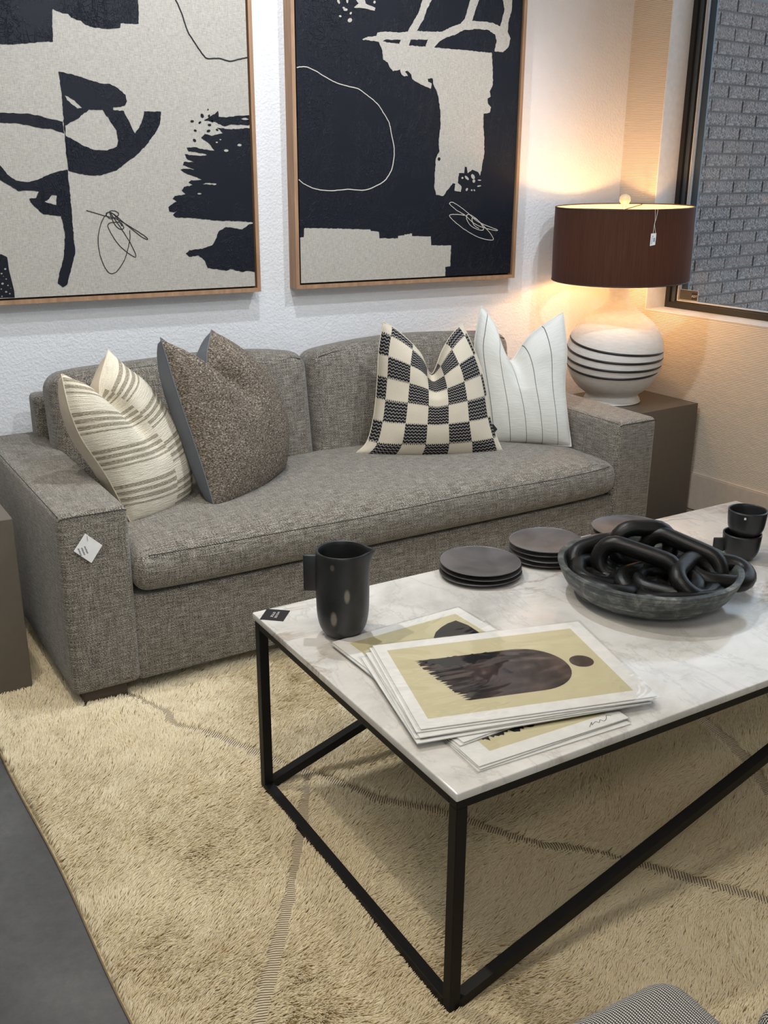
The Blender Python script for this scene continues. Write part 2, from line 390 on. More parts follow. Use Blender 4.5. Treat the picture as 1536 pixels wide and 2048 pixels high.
# brick wall outside the window
BO = Vector((4.267, 4.20, 0)); BD = Vector((0.985, 0.174, 0)).normalized(); BN = Vector((0.174, -0.985, 0)).normalized()
def bw(s, d, z): p = BO+BD*s+BN*d; return (p.x, p.y, z)
V, F = bx(-0.95, 4.0, -0.25, -0.004, FZ-0.3, 2.36)
bwall = struct(link('wall_exterior', mesh('wall_exterior', [bw(*v) for v in V], F), M['mortar'], smooth=False))
bricks = [brick_mat(0)]; HB = 0.0677; LB = 0.274
proto = rbox(LB-0.009, 0.03, HB-0.009, 0.002, 1)
bme = mesh('brick', *proto); bme.materials.append(bricks[0])
rng = random.Random(4)
brot = math.atan2(BD.y, BD.x); k = 0
for row in range(34):
    z = 0.045+row*HB
    for c in range(8):
        s = -0.95 + (c+0.5 + (0.5 if row % 2 else 0))*LB - 0.06
        if s < -0.80 or z > 2.34: continue
        o = bpy.data.objects.new('brick', bme); COL.objects.link(o); o.parent = bwall
        o.location = bw(s, 0.004-0.015+rng.uniform(-0.002, 0.002), z); o.rotation_euler = (0, rng.uniform(-.004, .004), brot)

# the courses further right, past the individually placed bricks
far = []
for row in range(34):
    z = 0.045+row*HB
    if z > 2.34: continue
    for c in range(8, 18):
        s = -0.95 + (c+0.5 + (0.5 if row % 2 else 0))*LB - 0.06
        if s > 3.9: continue
        V, F = bx(s-LB/2+0.0045, s+LB/2-0.0045, -0.02, 0.004+rng.uniform(-.002, .002), z-HB/2+0.0045, z+HB/2-0.0045)
        far.append(([bw(*v) for v in V], F))
o = link('brickwork', mesh('brickwork', *join(far)), bricks[0], bwall, False); o['kind'] = 'stuff'

DATA={'P1':{'S1':[[(0.5299,2.6326),(1.0619,2.7141),(1.0125,2.0265),(1.0095,1.9531),(0.9468,1.9509),(0.9445,1.9367),(0.9069,1.931),(0.858,1.9315),(0.8285,1.9391),(0.8145,1.951),(0.7997,1.9523),(0.7836,1.9584),(0.7744,1.9688),(0.7568,1.9693),(0.7379,1.9746),(0.7256,1.9808),(0.7205,1.9353),(0.717,1.8812),(0.6745,1.8777),(0.6332,1.8711),(0.581,1.8656),(0.5357,1.8647),(0.4355,1.862)]],'S2':[[(0.7282,1.6716),(0.7288,1.7403),(0.7258,1.7901),(0.772,1.783),(0.8194,1.7695),(0.8677,1.7582),(0.8957,1.7581),(0.9229,1.7446),(0.9466,1.7249),(0.9495,1.7044),(0.9407,1.6894),(0.9117,1.6838),(0.9003,1.6835),(0.8995,1.6746),(0.9362,1.6727),(0.947,1.648),(0.958,1.6244),(0.9703,1.5994),(0.9867,1.619),(1.0019,1.6494),(1.0082,1.6735),(1.0684,1.6739),(1.0616,1.6327),(1.0408,1.5989),(1.0051,1.5587),(0.9632,1.5216),(0.9291,1.4999),(0.8948,1.4753),(0.8424,1.4599),(0.8043,1.4586),(0.7609,1.4646),(0.7278,1.4747),(0.7264,1.5253),(0.727,1.5831)],[(0.7312,1.6206),(0.7709,1.6408),(0.817,1.6741),(0.8637,1.6742),(0.8831,1.6435),(0.9056,1.6083),(0.9093,1.5754),(0.9012,1.5543),(0.8683,1.5418),(0.8242,1.5431),(0.7819,1.5586),(0.7527,1.5759),(0.7305,1.5873)],[(0.7386,1.7167),(0.7503,1.7137),(0.7705,1.7017),(0.794,1.6781),(0.7772,1.6758),(0.763,1.687),(0.7461,1.7009)]],'S3':[[(0.4094,1.6487),(0.5233,1.6557),(0.5579,1.6555),(0.6104,1.6557),(0.6511,1.6494),(0.6919,1.6389),(0.7244,1.6321),(0.7257,1.5948),(0.6888,1.6081),(0.6589,1.6092),(0.6181,1.617),(0.572,1.6246),(0.5199,1.6251),(0.4063,1.6236)]],'S4':[[(0.4015,1.5843),(0.4655,1.5514),(0.5048,1.4914),(0.5249,1.4623),(0.5521,1.4418),(0.5873,1.437),(0.6241,1.4447),(0.6589,1.4596),(0.6937,1.4716),(0.7262,1.4777),(0.7269,1.3993),(0.7259,1.2889),(0.7261,1.1952),(0.7143,1.164),(0.7012,1.1264),(0.6881,1.0886),(0.6714,1.0798),(0.6556,1.0933),(0.6634,1.1279),(0.6752,1.1527),(0.6864,1.1902),(0.6913,1.2213),(0.6961,1.2586),(0.6927,1.3019),(0.6886,1.3235),(0.6611,1.327),(0.6307,1.3305),(0.6085,1.352),(0.5923,1.3702),(0.5887,1.3823),(0.612,1.3851),(0.6232,1.406),(0.5904,1.4091),(0.5543,1.4075),(0.5325,1.4242),(0.4995,1.4448),(0.4588,1.494),(0.3953,1.5334)],[(0.638,1.3728),(0.6542,1.3817),(0.6646,1.3937),(0.6817,1.3924),(0.6767,1.3603),(0.6647,1.3634)]],'S5a':[[(1.4113,1.6708),(1.3586,1.6682),(1.3091,1.6607),(1.2813,1.6625),(1.2802,1.6822),(1.2679,1.6714),(1.2467,1.6616),(1.2254,1.6487),(1.2665,1.6447),(1.3006,1.6306),(1.329,1.6374),(1.4107,1.6361)],[(1.3653,1.6583),(1.3867,1.662),(1.4007,1.656),(1.3828,1.6537)]],'S5b':[[(1.4111,1.6266),(1.3212,1.621),(1.2725,1.625),(1.296,1.6067),(1.2502,1.5965),(1.2263,1.6023),(1.2119,1.5896),(1.2352,1.5743),(1.2615,1.5464),(1.22,1.549),(1.1928,1.5562),(1.1551,1.5545),(1.1612,1.5421),(1.1919,1.5393),(1.2398,1.5304),(1.205,1.5269),(1.1707,1.5297),(1.147,1.5326),(1.1529,1.517),(1.1796,1.5047),(1.142,1.5057),(1.1379,1.495),(1.1546,1.4888),(1.1816,1.4794),(1.1474,1.4824),(1.1281,1.4792),(1.1398,1.4698),(1.1734,1.4572),(1.2073,1.4445),(1.1657,1.4426),(1.1549,1.435),(1.1716,1.4254),(1.1368,1.4192),(1.1277,1.4065),(1.1421,1.3936),(1.1006,1.3875),(1.0918,1.378),(1.1062,1.3683),(1.0885,1.3589),(1.0743,1.3495),(1.0766,1.3335),(1.0935,1.33),(1.1113,1.3394),(1.0895,1.3204),(1.0993,1.3125),(1.1579,1.3096),(1.2632,1.298),(1.3352,1.2954),(1.4054,1.2901)],[(1.315,1.547),(1.3111,1.543),(1.3027,1.5419),(1.2961,1.5446),(1.2963,1.549),(1.3031,1.5518),(1.3115,1.5509)],[(1.3671,1.5668),(1.3634,1.5627),(1.3555,1.5616),(1.3493,1.5643),(1.3495,1.5687),(1.3559,1.5716),(1.3637,1.5707)],[(1.2065,1.4285),(1.2207,1.4336),(1.2627,1.431),(1.2589,1.4258)],[(1.2025,1.3952),(1.1992,1.3927),(1.1921,1.3921),(1.1866,1.3939),(1.1867,1.3967),(1.1925,1.3984),(1.1995,1.3977)],[(1.2886,1.5846),(1.2869,1.5826),(1.2834,1.582),(1.2806,1.5833),(1.2807,1.5855),(1.2836,1.5869),(1.2871,1.5865)],[(1.2749,1.5749),(1.2729,1.5724),(1.2687,1.5718),(1.2655,1.5734),(1.2656,1.5761),(1.269,1.5779),(1.2731,1.5774)]],'S6':[[(1.4053,1.2875),(1.3784,1.2792),(1.3558,1.2643),(1.2908,1.2743),(1.2612,1.2584),(1.2492,1.232),(1.2337,1.2091),(1.1938,1.197),(1.1441,1.1938),(1.1294,1.1823),(1.1427,1.17),(1.1783,1.1741),(1.2021,1.1532),(1.2114,1.1259),(1.2543,1.1189),(1.2832,1.113),(1.3054,1.1189),(1.3491,1.1056),(1.3716,1.1095),(1.4058,1.1033)]],'S7':[[(0.3561,1.2129),(0.4778,1.2),(0.4947,1.1903),(0.4956,1.1718),(0.4959,1.1471),(0.5009,1.1096),(0.5053,1.0782),(0.5049,1.0518),(0.3368,1.0554)],[(0.4885,1.1505),(0.4866,1.1478),(0.483,1.1473),(0.4803,1.1493),(0.4807,1.1523),(0.4837,1.154),(0.4872,1.1532)],[(0.4742,1.1356),(0.4726,1.1333),(0.4695,1.1329),(0.4672,1.1346),(0.4675,1.1371),(0.4701,1.1386),(0.4731,1.138)],[(0.4865,1.1165),(0.4851,1.1146),(0.4826,1.1142),(0.4807,1.1157),(0.4809,1.1178),(0.4831,1.119),(0.4856,1.1185)],[(0.4746,1.1015),(0.4724,1.0984),(0.4683,1.0979),(0.4653,1.1001),(0.4657,1.1036),(0.4691,1.1056),(0.4731,1.1046)],[(0.4901,1.0945),(0.4888,1.0926),(0.4862,1.0923),(0.4843,1.0937),(0.4845,1.0959),(0.4867,1.0971),(0.4892,1.0965)],[(0.4829,1.073),(0.481,1.0703),(0.4773,1.0698),(0.4747,1.0718),(0.475,1.0749),(0.4781,1.0766),(0.4816,1.0758)],[(0.493,1.0662),(0.4917,1.0643),(0.4891,1.0639),(0.4872,1.0654),(0.4874,1.0676),(0.4896,1.0688),(0.4921,1.0682)],[(0.4665,1.0831),(0.4651,1.0812),(0.4626,1.0809),(0.4607,1.0823),(0.4609,1.0845),(0.4631,1.0857),(0.4656,1.0851)],[(0.4661,1.0581),(0.4647,1.0562),(0.4621,1.0559),(0.4603,1.0573),(0.4605,1.0595),(0.4627,1.0608),(0.4652,1.0601)],[(0.4969,1.0848),(0.4961,1.0837),(0.4945,1.0835),(0.4934,1.0843),(0.4935,1.0856),(0.4949,1.0864),(0.4964,1.086)],[(0.4773,1.1262),(0.4765,1.125),(0.475,1.1248),(0.4738,1.1257),(0.474,1.127),(0.4753,1.1277),(0.4768,1.1274)]],'D0':[[(1.1876,1.6447),(1.1849,1.6413),(1.1791,1.6403),(1.1746,1.6426),(1.1748,1.6463),(1.1796,1.6487),(1.1853,1.648)]],'D1':[[(1.1961,1.6113),(1.1926,1.6092),(1.1875,1.6103),(1.1848,1.6136),(1.1864,1.6168),(1.1912,1.6174),(1.1955,1.6149)]],'D2':[[(1.1909,1.575),(1.1859,1.5741),(1.181,1.5776),(1.1798,1.5827),(1.1832,1.5856),(1.1887,1.5842),(1.1921,1.5795)]],'D3':[[(1.2222,1.6566),(1.2165,1.6577),(1.213,1.6635),(1.2143,1.6697),(1.2194,1.6715),(1.2245,1.6677),(1.2258,1.6611)]],'D4':[[(1.2422,1.6824),(1.2404,1.6835),(1.2402,1.6862),(1.2417,1.6882),(1.2437,1.6882),(1.2449,1.6862),(1.2442,1.6836)]],'D5':[[(1.2423,1.6601),(1.2405,1.6628),(1.242,1.6669),(1.2456,1.6693),(1.2486,1.6681),(1.2487,1.6643),(1.2459,1.6607)]],'D6':[[(1.2045,1.6371),(1.2041,1.6407),(1.2076,1.6445),(1.2123,1.6456),(1.2147,1.6432),(1.213,1.6391),(1.2084,1.6363)]],'D7':[[(1.2334,1.6107),(1.2349,1.6151),(1.2408,1.618),(1.2466,1.6173),(1.2479,1.6134),(1.2438,1.6093),(1.2374,1.6081)]],'D8':[[(1.2384,1.6339),(1.2413,1.6372),(1.2473,1.6379),(1.2516,1.6354),(1.2512,1.6316),(1.2463,1.6294),(1.2405,1.6304)]],'D9':[[(1.2686,1.6196),(1.2719,1.6213),(1.2764,1.6201),(1.2787,1.617),(1.2771,1.6142),(1.2727,1.6139),(1.269,1.6163)]],'D10':[[(1.2533,1.6496),(1.2565,1.65),(1.2595,1.6476),(1.2601,1.6443),(1.2578,1.6426),(1.2543,1.6436),(1.2523,1.6468)]]},'L1':[([(1.1331,2.2026),(1.1398,2.0581),(1.1506,2.0248),(1.1648,1.9914),(1.1815,1.9404),(1.212,1.8953),(1.2339,1.8669),(1.2501,1.8558),(1.291,1.8578),(1.3318,1.8507),(1.3668,1.8584),(1.4161,1.8662)],0.0047),([(0.778,1.3407),(0.8435,1.3211),(0.8816,1.311),(0.9572,1.2651),(0.9901,1.2386),(0.9691,1.2456),(0.9067,1.298),(0.8701,1.33),(0.851,1.3334),(0.847,1.3241),(0.8621,1.3114),(0.8891,1.3235),(0.8836,1.3361),(0.8577,1.3365),(0.829,1.3025),(0.8116,1.2495),(0.8126,1.186),(0.8311,1.134),(0.8497,1.1203),(0.8738,1.1324),(0.9038,1.1766),(0.9229,1.234),(0.9264,1.2709)],0.003),([(0.8577,1.3365),(0.8708,1.2986),(0.8886,1.2762),(0.9052,1.279),(0.8936,1.2982),(0.8543,1.2958),(0.8525,1.2738),(0.887,1.2157),(0.9404,1.1754),(0.9272,1.221),(0.8982,1.2728),(0.8636,1.3301),(0.8821,1.3173),(0.8992,1.2855)],0.003)],'P2':{'T1':[[(1.8665,1.9511),(1.8927,1.9629),(1.9267,1.9667),(1.9319,1.9792),(1.9608,1.984),(2.0299,1.9849),(2.0648,1.99),(2.0762,2.0093),(2.0991,2.0416),(2.1142,2.0673),(2.1275,2.1051),(2.1283,2.1418),(2.1793,2.1456),(2.1684,2.1079),(2.1456,2.0694),(2.1345,2.0377),(2.1154,2.0117),(2.1039,1.9954),(2.1553,1.9953),(2.2194,1.9991),(2.2593,2.0172),(2.3037,2.0326),(2.3234,2.0528),(2.3344,2.0882),(2.3454,2.1204),(2.352,2.1584),(2.3931,2.1615),(2.3866,2.1233),(2.3678,2.0778),(2.3567,2.0454),(2.4067,2.0472),(2.4573,2.0452),(2.4919,2.0345),(2.5007,2.0608),(2.5097,2.1),(2.4995,2.1313),(2.4932,2.1689),(2.5355,2.1721),(2.5445,2.1344),(2.5442,2.0959),(2.5297,2.0497),(2.5289,2.0172),(2.5442,1.9919),(2.5348,1.9586),(2.5099,1.9396),(2.4694,1.9408),(2.4776,1.9817),(2.4679,2.0039),(2.4333,2.018),(2.3745,2.0178),(2.3168,2.0099),(2.2765,1.9897),(2.2362,1.9779),(2.2043,1.9603),(2.1847,1.9403),(2.3196,1.9377),(2.456,1.9349),(2.4651,1.8562),(2.4671,1.8164),(2.4529,1.7891),(2.4582,1.7691),(2.4439,1.762),(2.4466,1.7418),(2.4628,1.7288),(2.4569,1.7083),(2.4268,1.7021),(2.4274,1.6532),(2.4357,1.6054),(2.4368,1.5431),(2.428,1.4873),(2.4205,1.4592),(2.4111,1.4732),(2.3801,1.4836),(2.359,1.4696),(2.3537,1.4939),(2.3433,1.4952),(2.3417,1.4695),(2.3159,1.4695),(2.3113,1.4312),(2.3308,1.4157),(2.3273,1.3947),(2.2969,1.3998),(2.3002,1.4277),(2.2873,1.4298),(2.2625,1.4034),(2.242,1.3791),(2.2079,1.3842),(2.1986,1.4176),(2.201,1.4863),(2.204,1.5272),(2.22,1.5546),(2.215,1.5815),(2.2214,1.6488),(2.2199,1.7019),(2.2102,1.7543),(2.197,1.7866),(2.186,1.8024),(2.1796,1.828),(2.1578,1.8252),(2.1597,1.8143),(2.176,1.8085),(2.1725,1.7889),(2.1439,1.7976),(2.1196,1.8063),(2.0874,1.8211),(2.0832,1.8369),(2.0632,1.8507),(2.0538,1.8465),(2.0674,1.8318),(2.0517,1.8292),(2.0398,1.8351),(2.0317,1.8537),(2.0223,1.8502),(2.0005,1.8461),(1.9849,1.8611),(1.977,1.8764),(1.9577,1.8849),(1.9536,1.9157),(1.9443,1.9338),(1.9382,1.947)],[(1.9549,1.9492),(1.9686,1.9573),(2.0342,1.9585),(2.0266,1.9444)],[(2.077,1.9621),(2.156,1.9678),(2.1447,1.9407),(2.0695,1.9417)],[(2.2259,1.524),(2.2232,1.5181),(2.2169,1.5166),(2.2116,1.5207),(2.2115,1.5272),(2.2165,1.5312),(2.2229,1.5299)]],'T2':[[(1.5848,1.2278),(1.6087,1.2286),(1.6117,1.2618),(1.6155,1.2638),(1.8423,1.2549),(1.9018,1.2523),(1.9058,1.246),(1.9259,1.2442),(1.942,1.2411),(1.9437,1.2168),(2.0303,1.2139),(2.0318,1.2236),(2.0607,1.2244),(2.0607,1.2293),(2.0864,1.2294),(2.0864,1.2322),(2.0964,1.232),(2.0965,1.2221),(2.1868,1.2185),(2.1895,1.182),(2.2871,1.1785),(2.2856,1.0918),(2.262,1.0905),(2.2625,1.0449),(1.582,1.0464)]],'T3':[[(1.8482,2.1209),(1.8703,2.1226),(1.8814,2.0758),(1.9225,2.0636),(1.9188,2.0531),(1.8777,2.0588),(1.8481,2.0586),(1.8319,2.0592),(1.8518,2.0737),(1.8408,2.0849)]],'B0':[[(1.8061,2.0498),(1.8025,2.0458),(1.7945,2.0444),(1.7881,2.0465),(1.7881,2.0506),(1.7946,2.0536),(1.8026,2.0533)]],'B1':[[(1.7802,2.0246),(1.777,2.0223),(1.7721,2.0225),(1.769,2.0251),(1.7702,2.0281),(1.7746,2.0293),(1.7791,2.0278)]],'B2':[[(1.8222,2.0369),(1.8182,2.0343),(1.8145,2.035),(1.8138,2.0385),(1.8167,2.0421),(1.821,2.0431),(1.8234,2.0408)]],'B3':[[(1.8202,2.0092),(1.8118,2.0067),(1.8056,2.0101),(1.8063,2.0168),(1.8133,2.0217),(1.8214,2.0213),(1.8245,2.0157)]],'B4':[[(1.7719,2.0665),(1.7666,2.0683),(1.7623,2.0751),(1.762,2.0819),(1.7661,2.0834),(1.7715,2.0787),(1.7741,2.0711)]],'B5':[[(1.8048,2.0711),(1.8011,2.0737),(1.7997,2.0806),(1.8016,2.0865),(1.8054,2.087),(1.8082,2.0817),(1.808,2.0746)]],'B6':[[(1.9172,2.0778),(1.9137,2.0803),(1.914,2.0849),(1.9178,2.0882),(1.9222,2.0877),(1.924,2.0838),(1.9217,2.0793)]],'B7':[[(1.7872,2.0514),(1.7841,2.0542),(1.785,2.0573),(1.7892,2.0584),(1.7936,2.0566),(1.7948,2.0533),(1.7919,2.051)]],'B8':[[(2.3511,1.4474),(2.3452,1.4551),(2.347,1.4595),(2.3551,1.4573),(2.3636,1.4501),(2.3659,1.4434),(2.3603,1.4422)]],'B9':[[(2.3779,1.4526),(2.3758,1.4617),(2.3812,1.4662),(2.3899,1.4627),(2.3954,1.4539),(2.3936,1.4464),(2.3858,1.4458)]],'B10':[[(2.3287,1.4501),(2.3299,1.4536),(2.3341,1.4549),(2.338,1.453),(2.3388,1.4494),(2.3358,1.4468),(2.3313,1.4471)]],'B11':[[(2.3838,1.439),(2.3873,1.4441),(2.3934,1.4447),(2.3975,1.4403),(2.3966,1.4343),(2.3913,1.4311),(2.3856,1.4332)]],'B12':[[(2.3525,1.4063),(2.3571,1.4105),(2.3618,1.4101),(2.3631,1.4054),(2.36,1.4),(2.3548,1.3978),(2.3515,1.4007)]],'B13':[[(2.3785,1.4039),(2.382,1.405),(2.3854,1.4034),(2.386,1.4004),(2.3835,1.3982),(2.3797,1.3984),(2.3775,1.401)]],'B14':[[(2.3922,1.4051),(2.3956,1.4048),(2.3985,1.4019),(2.3987,1.3987),(2.3961,1.3975),(2.3926,1.3992),(2.3909,1.4026)]],'B15':[[(2.4171,1.4211),(2.4254,1.4214),(2.4281,1.4194),(2.4232,1.4166),(2.4143,1.415),(2.4081,1.416),(2.4094,1.4186)]],'B16':[[(2.4188,1.4444),(2.4256,1.4428),(2.4272,1.4403),(2.4223,1.4388),(2.4147,1.4393),(2.4101,1.4416),(2.4119,1.4438)]]},'L2':[([(1.5906,1.8403),(1.6277,1.845),(1.6706,1.8318),(1.7066,1.815),(1.7504,1.7964),(1.8023,1.7848),(1.8474,1.7771),(1.8854,1.7564),(1.9316,1.7261),(1.963,1.6885),(1.9852,1.6567),(1.995,1.6178),(2.0074,1.572),(2.008,1.5256),(1.9964,1.4788),(1.9727,1.4452),(1.941,1.4251),(1.8778,1.4039),(1.8,1.4069),(1.731,1.4026),(1.6707,1.4075),(1.6189,1.4259),(1.5862,1.444)],0.0043),([(2.2729,1.3473),(2.2856,1.3542),(2.3251,1.3361),(2.3699,1.307),(2.4155,1.2739),(2.4792,1.2509),(2.5208,1.2354),(2.4981,1.2359),(2.4479,1.2479),(2.398,1.267),(2.3526,1.3001),(2.3082,1.3221),(2.2729,1.3473)],0.0032),([(2.3526,1.3001),(2.3002,1.3045),(2.2762,1.2992),(2.3101,1.2686),(2.3729,1.2313),(2.4364,1.2043),(2.4983,1.1954),(2.4852,1.2215),(2.4429,1.2589),(2.3969,1.2922),(2.3656,1.3035),(2.3621,1.282),(2.3898,1.2527),(2.4349,1.2372),(2.4481,1.2442),(2.4244,1.2737),(2.3882,1.2888),(2.3983,1.2598),(2.4257,1.2447)],0.0032)],'seams':[[(0.494,2.793),(0.567,2.688),(0.629,2.559),(0.627,2.476),(0.702,2.37),(0.775,2.248),(0.844,2.132),(0.896,2.055),(0.992,1.902),(1.084,1.809),(1.14,1.735),(1.225,1.584),(1.279,1.54),(1.355,1.471),(1.433,1.372),(1.507,1.278),(1.574,1.189),(1.662,1.051)],[(0.861,2.085),(0.829,2.014),(0.767,1.886),(0.721,1.805),(0.686,1.745),(0.648,1.673),(0.589,1.584),(0.545,1.514),(0.501,1.45),(0.461,1.38),(0.4,1.288)],[(2.009,2.17),(2.0,1.977),(1.995,1.787),(1.963,1.643),(1.896,1.494),(1.796,1.296),(1.64,1.095)]],'pil':{'p1':{'o':[0.6588,2.9328,0.452],'r':[0.8572,0.515,0.0],'u':[-0.1246,0.2074,0.9703],'n':[0.4997,-0.8317,0.2419],'bottom':[(-0.0,0.0),(0.1237,-0.0103),(0.2581,0.0056)],'left':[(-0.0,0.0),(-0.0437,0.1564),(-0.0986,0.2849),(-0.1139,0.3632),(-0.1144,0.4227),(-0.1105,0.4839)],'right':[(0.2581,0.0056),(0.2879,0.0626),(0.2885,0.1812),(0.2593,0.2794),(0.1903,0.4064),(0.1343,0.4634),(0.0867,0.5251)],'top':[(-0.1105,0.4839),(-0.0691,0.4562),(-0.0025,0.3944),(0.0242,0.4431),(0.0867,0.5251)]},'p2':{'o':[0.9297,2.9365,0.455],'r':[0.829,0.5592,0.0],'u':[-0.1353,0.2006,0.9703],'n':[0.5426,-0.8044,0.2419],'bottom':[(-0.0,0.0),(0.1883,-0.0064),(0.418,0.0248)],'left':[(-0.0,0.0),(-0.0065,0.1147),(-0.0212,0.2568),(-0.0362,0.3874),(-0.0428,0.4747),(-0.0493,0.5606)],'right':[(0.418,0.0248),(0.4486,0.1235),(0.4608,0.2391),(0.4135,0.3729),(0.2961,0.4781),(0.1974,0.5504)],'top':[(-0.0493,0.5606),(0.0207,0.5036),(0.1137,0.4358),(0.1534,0.4913),(0.1974,0.5504)]},'p3':{'o':[1.8493,3.1521,0.46],'r':[0.9336,-0.3584,0.0],'u':[0.0745,0.1941,0.9781],'n':[-0.3505,-0.9132,0.2079],'bottom':[(-0.2807,0.0184),(-0.1999,0.0013),(0.0191,-0.0081),(0.1925,-0.0049),(0.2819,0.0062)],'left':[(-0.2807,0.0184),(-0.2365,0.0623),(-0.2102,0.1589),(-0.1946,0.2885),(-0.187,0.3989),(-0.1683,0.5029)],'right':[(0.2819,0.0062),(0.2511,0.0831),(0.232,0.1498),(0.217,0.2442),(0.1944,0.338),(0.1568,0.4313),(0.1287,0.4907)],'top':[(-0.1683,0.5029),(-0.1073,0.4621),(-0.0332,0.3876),(0.0093,0.3074),(0.052,0.3957),(0.0905,0.4543),(0.1287,0.4907)]},'p4':{'o':[2.2827,3.1143,0.46],'r':[0.9135,-0.4067,0.0],'u':[0.0846,0.1899,0.9781],'n':[-0.3978,-0.8936,0.2079],'bottom':[(-0.1691,0.0135),(-0.02,0.0081),(0.166,-0.0076)],'left':[(-0.1691,0.0135),(-0.1898,0.1778),(-0.2203,0.371),(-0.211,0.4666),(-0.1958,0.5389)],'right':[(0.166,-0.0076),(0.1479,0.1166),(0.1361,0.2339),(0.1418,0.3695),(0.1237,0.5135)],'top':[(-0.1958,0.5389),(-0.1426,0.4665),(-0.0866,0.3281),(-0.005,0.4277),(0.1237,0.5135)]}},'tag':[(0.0716,0.5334),(0.1156,0.4903),(0.0809,0.444),(0.0358,0.4882)]}

# ---------------------------------------------------------------- rug
def vnoise(x, y, s, seed):
    r = np.random.RandomState(seed); G = r.rand(64, 64)
    fx, fy = x*s+100.3, y*s+100.7; ix, iy = np.floor(fx).astype(int), np.floor(fy).astype(int)
    tx, ty = fx-ix, fy-iy; tx = tx*tx*(3-2*tx); ty = ty*ty*(3-2*ty)
    g = lambda a, b: G[a % 64, b % 64]
    return (g(ix, iy)*(1-tx)+g(ix+1, iy)*tx)*(1-ty)+(g(ix, iy+1)*(1-tx)+g(ix+1, iy+1)*tx)*ty
RX0, RX1, RY0, RY1 = 0.12, 3.0, 0.25, 3.5
def edge_x(y): return 0.177 + (2.58-np.asarray(y))*0.0845 + 0.004*np.sin(np.asarray(y)*7)
def rug_h(x, y): return 0.017*(vnoise(x, y, 2.3, 1)-0.5) + 0.010*(vnoise(x, y, 5.5, 2)-0.5)
SEAMS = [np.array([q for q in smooth_pts(s, 5)]) for s in DATA['seams']]
def seam_dist(x, y):
    d = np.full(x.shape, 9.0)
    for S in SEAMS:
        for i in range(len(S)-1):
            a, b = S[i], S[i+1]; ab = b-a; L = (ab**2).sum()
            t = np.clip(((x-a[0])*ab[0]+(y-a[1])*ab[1])/L, 0, 1)
            d = np.minimum(d, np.hypot(x-a[0]-t*ab[0], y-a[1]-t*ab[1]))
    return d
rug = thing('shag_rug', 'cream long-pile wool rug with curved flat-woven seams under the sofa and coffee table', 'rug', (1.4, 1.7, FZ))
nx, ny = 180, 180; V = []; F = []
gy = np.linspace(RY0, RY1, ny)
for j in range(ny):
    x0 = float(edge_x(gy[j])); gx = np.linspace(x0, RX1, nx); hh = rug_h(gx, np.full(nx, gy[j]))
    sd = seam_dist(gx, np.full(nx, gy[j])); hh = hh - 0.003*np.exp(-(sd/0.03)**2)
    for i in range(nx):
        ed = min(1, (gx[i]-x0)/0.03)
        V.append((gx[i]-1.4, gy[j]-1.7, 0.004+(0.007+hh[i])*ed))
for j in range(ny-1):
    for i in range(nx-1):
        a = j*nx+i; F.append((a, a+1, a+nx+1, a+nx))
rm, rnt, rb = nt_new('rug_backing'); rb.inputs['Roughness'].default_value = 1.0
ro = coord(rnt, 'Object'); rnt.links.new(mix(rnt, noise(rnt, ro, 220, 2), (0.45, 0.35, 0.20), (0.62, 0.52, 0.34)), rb.inputs['Base Color'])
link('backing', mesh('rug_backing', V, F), rm, rug)
# dark bound edge
ey = np.linspace(RY0, RY1, 120)
link('bound_edge', mesh('rug_edge', *tube([(float(edge_x(y))-1.4, y-1.7, 0.003) for y in ey], 0.0022, 6)), simple('rug_binding', (0.20, 0.15, 0.09), 0.9), rug)
# flat-woven seams: ribbed ribbons
wm, wnt, wb = nt_new('ribbed_seam'); wu = coord(wnt)
wv = nd(wnt, 'ShaderNodeTexWave', {'bands_direction': 'X'}, {'Vector': wu, 'Scale': 50, 'Distortion': 1.0, 'Detail': 1.0, 'Detail Scale': 2.0}).outputs[1]
wnt.links.new(ramp(wnt, wv, [(0.15, (0.16, 0.12, 0.07)), (0.50, (0.80, 0.69, 0.50))]), wb.inputs['Base Color']); wb.inputs['Roughness'].default_value = 1.0
bump(wnt, wb, wv, 0.9, 0.003)
for S in SEAMS:
    V = []; F = []; UV = []; L = 0; prev = None; k = 0
    for i in range(len(S)):
        t = S[min(i+1, len(S)-1)]-S[max(i-1, 0)]; t = t/np.linalg.norm(t); n = np.array([-t[1], t[0]])
        if prev is not None: L += np.linalg.norm(S[i]-prev)
        prev = S[i]
        for q in (-1, -0.5, 0, 0.5, 1):
            p = S[i]+n*q*0.026; h = rug_h(np.array([p[0]]), np.array([p[1]]))[0]
            V.append((p[0]-1.4, p[1]-1.7, 0.0168+h-0.003*abs(q))); UV.append((L+q*0.008, q*0.02))
    for i in range(len(S)-1):
        for q in range(4):
            a = i*5+q; F.append((a, a+1, a+6, a+5))
    me = mesh('seam', V, F); ul = me.uv_layers.new(name='UVMap')
    for lp in me.loops: ul.data[lp.index].uv = UV[lp.vertex_index]
    link('woven_seam', me, wm, rug)['label'] = 'ribbed flat-woven seam'
# pile
NH = 1050000
rs = np.random.RandomState(7)
x = rs.uniform(RX0-0.01, 2.75, NH); y = RY0 + (3.45-RY0)*rs.rand(NH)
